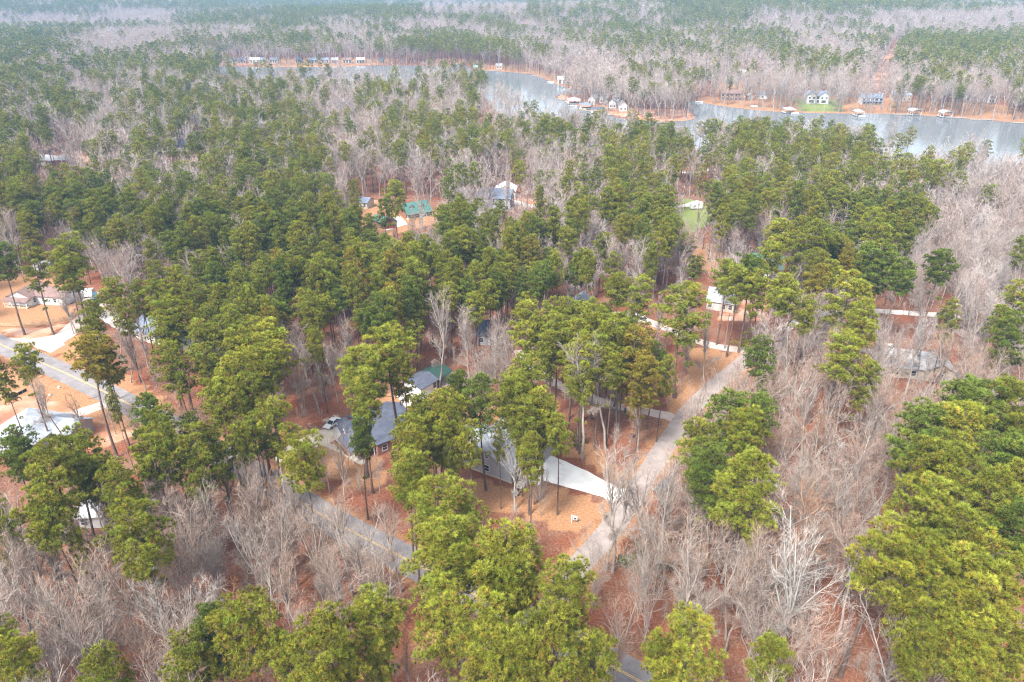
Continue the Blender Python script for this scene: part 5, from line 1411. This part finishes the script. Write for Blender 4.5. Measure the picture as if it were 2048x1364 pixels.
def hides(x, y, h, r, pine, rand):
    bx, by, dep = P(x, y, gz(x, y)); tx, ty, _ = P(x, y, gz(x, y) + h)
    hw = r * F_PX / dep * 0.8
    bot = ty + (by - ty) * (0.5 if pine else 0.85)
    out = np.zeros(np.shape(x), bool)
    for x0, y0, x1, y1, s in KEEP:
        foot = by > y0 + 4
        ov = (tx + hw > x0) & (tx - hw < x1) & (ty < y1) & (bot > y0) & foot & (by > y1 - 3)
        out |= ov & (rand < (s if pine else s * (0.86 if y1 > 262 else (0.95 if y1 == 150 else 0.32))))
    return out

def scatter(s, ymin, ymax, pad):
    """jittered positions over the part of the country in view (and a margin)"""
    ys = np.arange(ymin, ymax, s)
    X = []; Y = []
    for y in ys:
        hw = (y * CP + CAM_H * SP) * (1024 + 150) / F_PX + 12
        xs = np.arange(-hw, hw, s) + random.random() * s
        X.append(xs + rng.uniform(-0.42, 0.42, len(xs)) * s); Y.append(np.full(len(xs), y) + rng.uniform(-0.42, 0.42, len(xs)) * s)
    return np.concatenate(X), np.concatenate(Y)

def lookup(arr, px, py, row0=0):
    jx = px + rng.normal(size=len(px)) * 26; jy = py + rng.normal(size=len(px)) * 12
    c = np.clip((jx / 64).astype(int), 0, 31); r = np.clip((jy / 62).astype(int) - row0, 0, arr.shape[0] - 1)
    return arr[r, c]

far_p = []; far_b = []
for s, y0, y1 in ((4.9, 42, 330), (5.5, 330, 620), (6.3, 620, 1150), (8.2, 1150, 3300)):
    X, Y = scatter(s, y0, y1, 0)
    big = s > 8
    hp = rng.uniform(17, 28, len(X)) * (1.05 if big else 1)
    px, py, dep = P(X, Y, gz(X, Y) + hp * 0.72)
    ok = ~blocked(X, Y, 1.2)
    sh = lookup(SA, px, py)
    fa = ramp01(dep, 380, 700)
    sh0 = sh > 0
    sh = np.where(sh > 0, sh - fa * (sh * (1 - sh) * 0.8 + 0.05 * (sh > .9)), 0)
    blob = np.sin(X / 47 + 1.7 * np.sin(Y / 83 + X / 130)) * np.sin(Y / 71 + 1.9 * np.sin(X / 96)) + 0.5 * np.sin(X / 23 + Y / 31) * np.sin(X / 29 - Y / 43)
    band = np.sin(X / 230 + 1.1 * np.sin(Y / 310)) * np.sin(Y / 120 + 1.6 * np.sin(X / 340)) * ramp01(dep, 700, 1000)
    sh = np.clip(sh + fa * sh0 * (blob * 0.42 + band * 0.55 + 0.05), 0, 1)
    # clumping so that stands are not evenly mixed
    cl = np.sin(X / 17 + 2 * np.sin(Y / 23)) * np.sin(Y / 31 + X / 57) * 0.22 + np.sin(X / 61 + Y / 90) * 0.1
    isp = rng.random(len(X)) < np.clip(sh - 0.07 * (sh > .5) + cl * (sh > 0.1) * (sh < 0.99), 0, 1)
    near = (py > 575) & ~((px < 1080) & (px > 255) & (py < 672 + 30 * np.sin(px / 60)))
    isp_ok = isp & ~near
    if s < 6: isp_ok &= rng.random(len(X)) < 0.77
    # leafless trees
    hb = rng.uniform(11, 20, len(X)); hb = hb + 2.0 + 4.5 * ramp01(dep, 200, 380)
    bx, by, _ = P(X, Y, gz(X, Y) + hb * 0.6)
    nb = lookup(NA, bx, by, 9)
    mid = (by >= 558)
    keep_b = np.where(mid, rng.random(len(X)) < nb * 0.86, sh0 & (rng.random(len(X)) < .93))
    isb = (~isp_ok) & ok & keep_b & ~(mid & (px < 1080) & (px > 255) & (by < 680) & (rng.random(len(X)) < .3))
    isb &= ~(near & isp & (rng.random(len(X)) < 0.0))
    ip = isp_ok & ok
    rp_ = rng.uniform(2.5, 3.8, len(X)) * (1.1 if big else 1)
    rd = rng.random(len(X))
    ip &= ~hides(X, Y, hp, rp_, True, rd)
    isb &= ~hides(X, Y, hb, hb * 0.22, False, rd)
    for i in np.nonzero(ip)[0]:
        far_p.append((X[i], Y[i], hp[i], rp_[i], dep[i], px[i], py[i]))
    for i in np.nonzero(isb)[0]:
        far_b.append((X[i], Y[i], hb[i], 0, dep[i], bx[i], by[i]))

hx = np.array([p['x'] for p in pines]); hy = np.array([p['y'] for p in pines])
def near_hand(x, y, d):
    return np.min(np.hypot(hx - x, hy - y)) < d
far_p = [t for t in far_p if t[4] > 330 or not near_hand(t[0], t[1], 4.5)]
far_b = [t for t in far_b if t[4] > 330 or not near_hand(t[0], t[1], 1.6)]
far_p.sort(key=lambda t: t[4]); far_b.sort(key=lambda t: t[4])
inview = lambda t: -20 < t[5] < 2068 and t[6] < 1420

def take(src, n, conv):
    got = []; rest = []
    for t in src:
        if len(got) < n and inview(t): got.append(conv(t))
        else: rest.append(t)
    return got, rest
tones = lambda: random.choices(['g', 'y', 'd', 'o'], [50, 28, 16, 6])[0]
got, far_p = take(far_p, 300 - len(pines), lambda t: dict(x=t[0], y=t[1], h=t[2], r=t[3], tone=tones(), hand=False))
pines += got
def bconv(t):
    return dict(x=t[0], y=t[1], h=t[2], v=random.randrange(12), tone=random.choices(['pink', 'grey', 'rust', 'white'], [50, 36, 9, 5])[0], hand=False)
got, far_b = take(far_b, 300 - len(bares), bconv)
bares += got
print('pines', len(pines), 'bares', len(bares), 'wood pines', len(far_p), 'wood bares', len(far_b))

# ---- names that single each tree out, from the landmark it stands by
LANDMARKS = [(1160, 965, 'white concrete driveway'), (1010, 900, 'grey house with the white driveway'), (760, 870, 'dark roofed house'), (665, 848, 'white car on the gravel pad'), (865, 762, 'white shed'), (600, 900, 'beige driveway'),
             (60, 590, 'brown roofed white house'), (60, 655, 'board fence'), (200, 600, 'black pickup'), (300, 670, 'blue grey house'), (30, 850, 'grey roof at the left edge'), (190, 1015, 'white roof among pines'),
             (100, 730, 'road at the left edge'), (330, 845, 'bend of the two-lane road'), (690, 1055, 'yellow line of the main road'), (1230, 1320, 'road at the bottom edge'), (1190, 1090, 'pale side road'), (1145, 1040, 'white sign post'),
             (1350, 900, 'upper stretch of the side road'), (1050, 713, 'white car in the woods'), (1160, 620, 'grey house by the gravel lane'), (1460, 700, 'gravel lane junction'), (1530, 520, 'white house with green roof'),
             (1440, 580, 'grey house among tall pines'), (1810, 715, 'pale roofed house on the right'), (1790, 625, 'pale lane on the right'), (90, 1300, 'bottom left corner'), (400, 1200, 'leafless wood at lower left'), (660, 1200, 'leafless grove above the bottom pines'),
             (1590, 1150, 'big white-barked tree'), (1400, 1200, 'rusty leafed tree'), (1980, 1300, 'bottom right corner'), (1720, 900, 'leafless wood at centre right'), (1990, 900, 'right edge pine grove'), (1300, 1130, 'shrubby roadside at the junction'),
             (900, 1200, 'bottom centre pine grove'), (520, 1330, 'bottom edge pines'), (700, 640, 'middle pine wood'), (450, 620, 'left pine wood'), (900, 560, 'upper middle pine wood'), (1250, 700, 'pine grove above the side road'), (1980, 520, 'upper right leafless wood')]
TONEW = {'y': 'yellow-green', 'g': 'mid-green', 'd': 'dark green', 'o': 'olive', 'pink': 'pinkish-twigged', 'grey': 'grey-twigged', 'rust': 'rusty-leafed', 'white': 'pale-barked'}
ORD = ['first', 'second', 'third', 'fourth', 'fifth', 'sixth', 'seventh', 'eighth', 'ninth', 'tenth', 'eleventh', 'twelfth']
def label_trees(items, noun):
    groups = {}
    for t in items:
        zf = 0.75 if noun == 'pine' else 0.6
        px, py, dep = P(t['x'], t['y'], t['h'] * zf)
        t['px'], t['py'] = px, py
        sz = 'very tall' if t['h'] > 26.5 else ('tall' if t['h'] > 21 else ('medium' if t['h'] > 15 else 'small'))
        lm = min(LANDMARKS, key=lambda l: math.hypot(l[0] - px, l[1] - py))
        dx, dy = px - lm[0], py - lm[1]
        side = ('left of' if dx < 0 else 'right of') if abs(dx) > abs(dy) else ('above' if dy < 0 else 'below')
        groups.setdefault((sz, TONEW[t['tone']], side, lm[2]), []).append(t)
    for (sz, tone, side, lm), ts in groups.items():
        ts.sort(key=lambda t: t['px'])
        n = len(ts)
        for i, t in enumerate(ts):
            base = f"{sz} {tone} {noun} {side} the {lm}"
            if n > 1:
                if i == n - 1: base += ', rightmost'
                elif i == 0: base += ', leftmost'
                else: base += f", {ORD[i]} from left"
            t['label'] = base
label_trees(pines, 'pine'); label_trees(bares, 'bare tree')

TW = {'pink': (0.33, 0.235, 0.185), 'grey': (0.31, 0.26, 0.225), 'rust': (0.34, 0.175, 0.09), 'white': (0.38, 0.355, 0.33)}
for i, t in enumerate(pines):
    v = random.randrange(12)
    if t['tone'] == 'o' and random.random() < 0.5: v = 13
    if t['h'] < 15: v = 12
    tr, cr = PINES[v]
    e = empty('pine_tree', (t['x'], t['y'], float(gz(t['x'], t['y']))), random.uniform(0, 6.28))
    k = t['h'] / 26.0
    kr = t['r'] / (3.0 if v == 12 else 4.0)
    e.scale = (kr, kr, k)
    e.rotation_euler[0] = random.gauss(0, 0.018); e.rotation_euler[1] = random.gauss(0, 0.018)
    link('trunk', tr, e)
    c = link('crown', cr, e)
    col = np.array(GREENS[t['tone']]) * random.uniform(0.86, 1.18)
    c.color = (*col, 1)
    tag(e, t['label'], 'pine tree', 'pines standing nearest the camera')
for i, t in enumerate(bares):
    tr, cr = BARES_WHITE[int(t['v'][1])] if isinstance(t['v'], str) else BARES[t['v']]
    e = empty('bare_tree', (t['x'], t['y'], float(gz(t['x'], t['y']))), random.uniform(0, 6.28))
    k = t['h'] / 20.0
    w = k * random.uniform(0.85, 1.1)
    e.scale = (w, w, k)
    e.rotation_euler[0] = random.gauss(0, 0.03); e.rotation_euler[1] = random.gauss(0, 0.03)
    link('trunk', tr, e)
    c = link('crown', cr, e)
    c.color = (*(np.array(TW[t['tone']]) * random.uniform(0.88, 1.12)), 1)
    tag(e, t['label'], 'bare tree', 'leafless trees nearest the camera')

# ---- the rest of the wood: one object per kind, points carrying a source tree each
def wood(name, pts, sources, label):
    """pts: x y z scale_xy scale_z source-index"""
    src = bpy.data.collections.new(name + '_sources')
    for i, me in enumerate(sources):
        o = bpy.data.objects.new(f"source_{i:02d}", me); src.objects.link(o)
    me = bpy.data.meshes.new(name)
    a = np.array(pts, dtype=np.float32)
    me.vertices.add(len(a)); me.vertices.foreach_set('co', a[:, :3].ravel())
    def attr(nm, typ, vals):
        t = me.attributes.new(nm, typ, 'POINT'); t.data.foreach_set('vector' if typ == 'FLOAT_VECTOR' else 'value', vals)
    attr('scl', 'FLOAT_VECTOR', np.stack([a[:, 3], a[:, 3], a[:, 4]], -1).ravel().astype(np.float32))
    rot = np.zeros((len(a), 3), np.float32); rot[:, 2] = rng.uniform(0, 6.28, len(a)); rot[:, :2] = rng.normal(size=(len(a), 2)) * 0.02
    attr('rot', 'FLOAT_VECTOR', rot.ravel())
    attr('idx', 'INT', a[:, 5].astype(np.int32))
    o = link(name, me)
    ng = bpy.data.node_groups.new(name, 'GeometryNodeTree')
    ng.interface.new_socket(name='Geometry', in_out='INPUT', socket_type='NodeSocketGeometry')
    ng.interface.new_socket(name='Geometry', in_out='OUTPUT', socket_type='NodeSocketGeometry')
    N = ng.nodes.new; L = ng.links.new
    gi = N('NodeGroupInput'); go = N('NodeGroupOutput')
    ci = N('GeometryNodeCollectionInfo'); ci.inputs['Collection'].default_value = src
    ci.inputs['Separate Children'].default_value = True; ci.inputs['Reset Children'].default_value = True
    ip = N('GeometryNodeInstanceOnPoints'); ip.inputs['Pick Instance'].default_value = True
    def na(nm, typ):
        n = N('GeometryNodeInputNamedAttribute'); n.data_type = typ; n.inputs['Name'].default_value = nm; return n.outputs['Attribute']
    L(gi.outputs[0], ip.inputs['Points']); L(ci.outputs[0], ip.inputs['Instance'])
    L(na('idx', 'INT'), ip.inputs['Instance Index'])
    L(na('rot', 'FLOAT_VECTOR'), ip.inputs['Rotation']); L(na('scl', 'FLOAT_VECTOR'), ip.inputs['Scale'])
    L(ip.outputs[0], go.inputs[0])
    md = o.modifiers.new('trees', 'NODES'); md.node_group = ng
    tag(o, label, None, None, 'stuff')
    return o

pp = []
for x, y, h, r, dep, px, py in far_p:
    z = float(gz(x, y)); k = h / 26.0
    if dep < 270: pp.append((x, y, z, r / 4.0, k, 16 + random.randrange(6)))
    elif dep < 620: pp.append((x, y, z, r / 4.0, k, random.randrange(9)))
    else: pp.append((x, y, z, r / 4.0, k, 9 + random.randrange(7)))
wood('pine_wood', pp, PINE_MID + PINE_FAR + PINE_FINE, 'dense green pine wood running back past the lake')
pb = []
for x, y, h, r, dep, px, py in far_b:
    z = float(gz(x, y)); k = h / 20.0
    w = k * random.uniform(0.9, 1.2)
    if dep < 260: pb.append((x, y, z, w, k, 12 + random.randrange(7)))
    elif dep < 620: pb.append((x, y, z, w, k, random.randrange(7)))
    else: pb.append((x, y, z, w * 1.15, k, 7 + random.randrange(5)))
wood('bare_wood', pb, BARE_MID + BARE_FAR + BARE_FINE, 'leafless pinkish grey hardwood forest beyond the near trees')

# saplings and brush under the trees
X, Y = scatter(3.6, 45, 330, 0)
px, py, dep = P(X, Y, gz(X, Y) + 3)
ok = ~blocked(X, Y, 0.3) & (rng.random(len(X)) < 0.38)
ok &= ~hides(X, Y, np.full(len(X), 6.0), np.full(len(X), 1.2), True, rng.random(len(X)))
pu = []
for x, y in zip(X[ok], Y[ok]):
    h = random.choice([3, 4, 5, 7, 9, 12]) * random.uniform(0.8, 1.2)
    pu.append((x, y, 0, h / 20 * 0.8, h / 20, random.choice([0, 1, 2, 4, 5, 6])))
LK = smooth_poly(LAKE)
for (x0, y0), (x1, y1) in zip(LK, LK[1:] + LK[:1]):
    L_ = math.hypot(x1 - x0, y1 - y0)
    for k in range(int(L_ * 0.55) + (random.random() < 0.5)):      # brush growing along the water's edge
        t = random.random(); o_ = random.uniform(0.5, 11) * random.choice([-1, 1])
        x = x0 + (x1 - x0) * t - (y1 - y0) / (L_ + 1e-6) * o_; y = y0 + (y1 - y0) * t + (x1 - x0) / (L_ + 1e-6) * o_
        if abs(x) < 900 and not bool(in_poly(np.array([x]), np.array([y]), LAKE)[0]):
            h = random.uniform(2, 7); pu.append((x, y, float(gz(x, y)), h / 20 * 1.3, h / 20, random.choice([3, 6, 0, 6, 4])))
wood('undergrowth', pu, BARE_FINE, 'thin leafless saplings and brush on the forest floor')

# ------------------------------------------------------------------ the air: pale winter haze
hz = MB(); hz.box(-9100, -1600, -25.0, 9100, 12100, 125.0)
mh = bpy.data.materials.new('haze_air'); mh.use_nodes = True
nt = mh.node_tree
for n in list(nt.nodes): nt.nodes.remove(n)
ho = nt.nodes.new('ShaderNodeOutputMaterial'); pv = nt.nodes.new('ShaderNodeVolumePrincipled')
pv.inputs['Color'].default_value = (0.36, 0.64, 1.0, 1); pv.inputs['Density'].default_value = 0.00017
nt.links.new(pv.outputs[0], ho.inputs['Volume'])
mh.cycles.homogeneous_volume = True if hasattr(mh.cycles, 'homogeneous_volume') else None
tag(link('haze', hz.mesh('haze', mh)), kind='stuff')
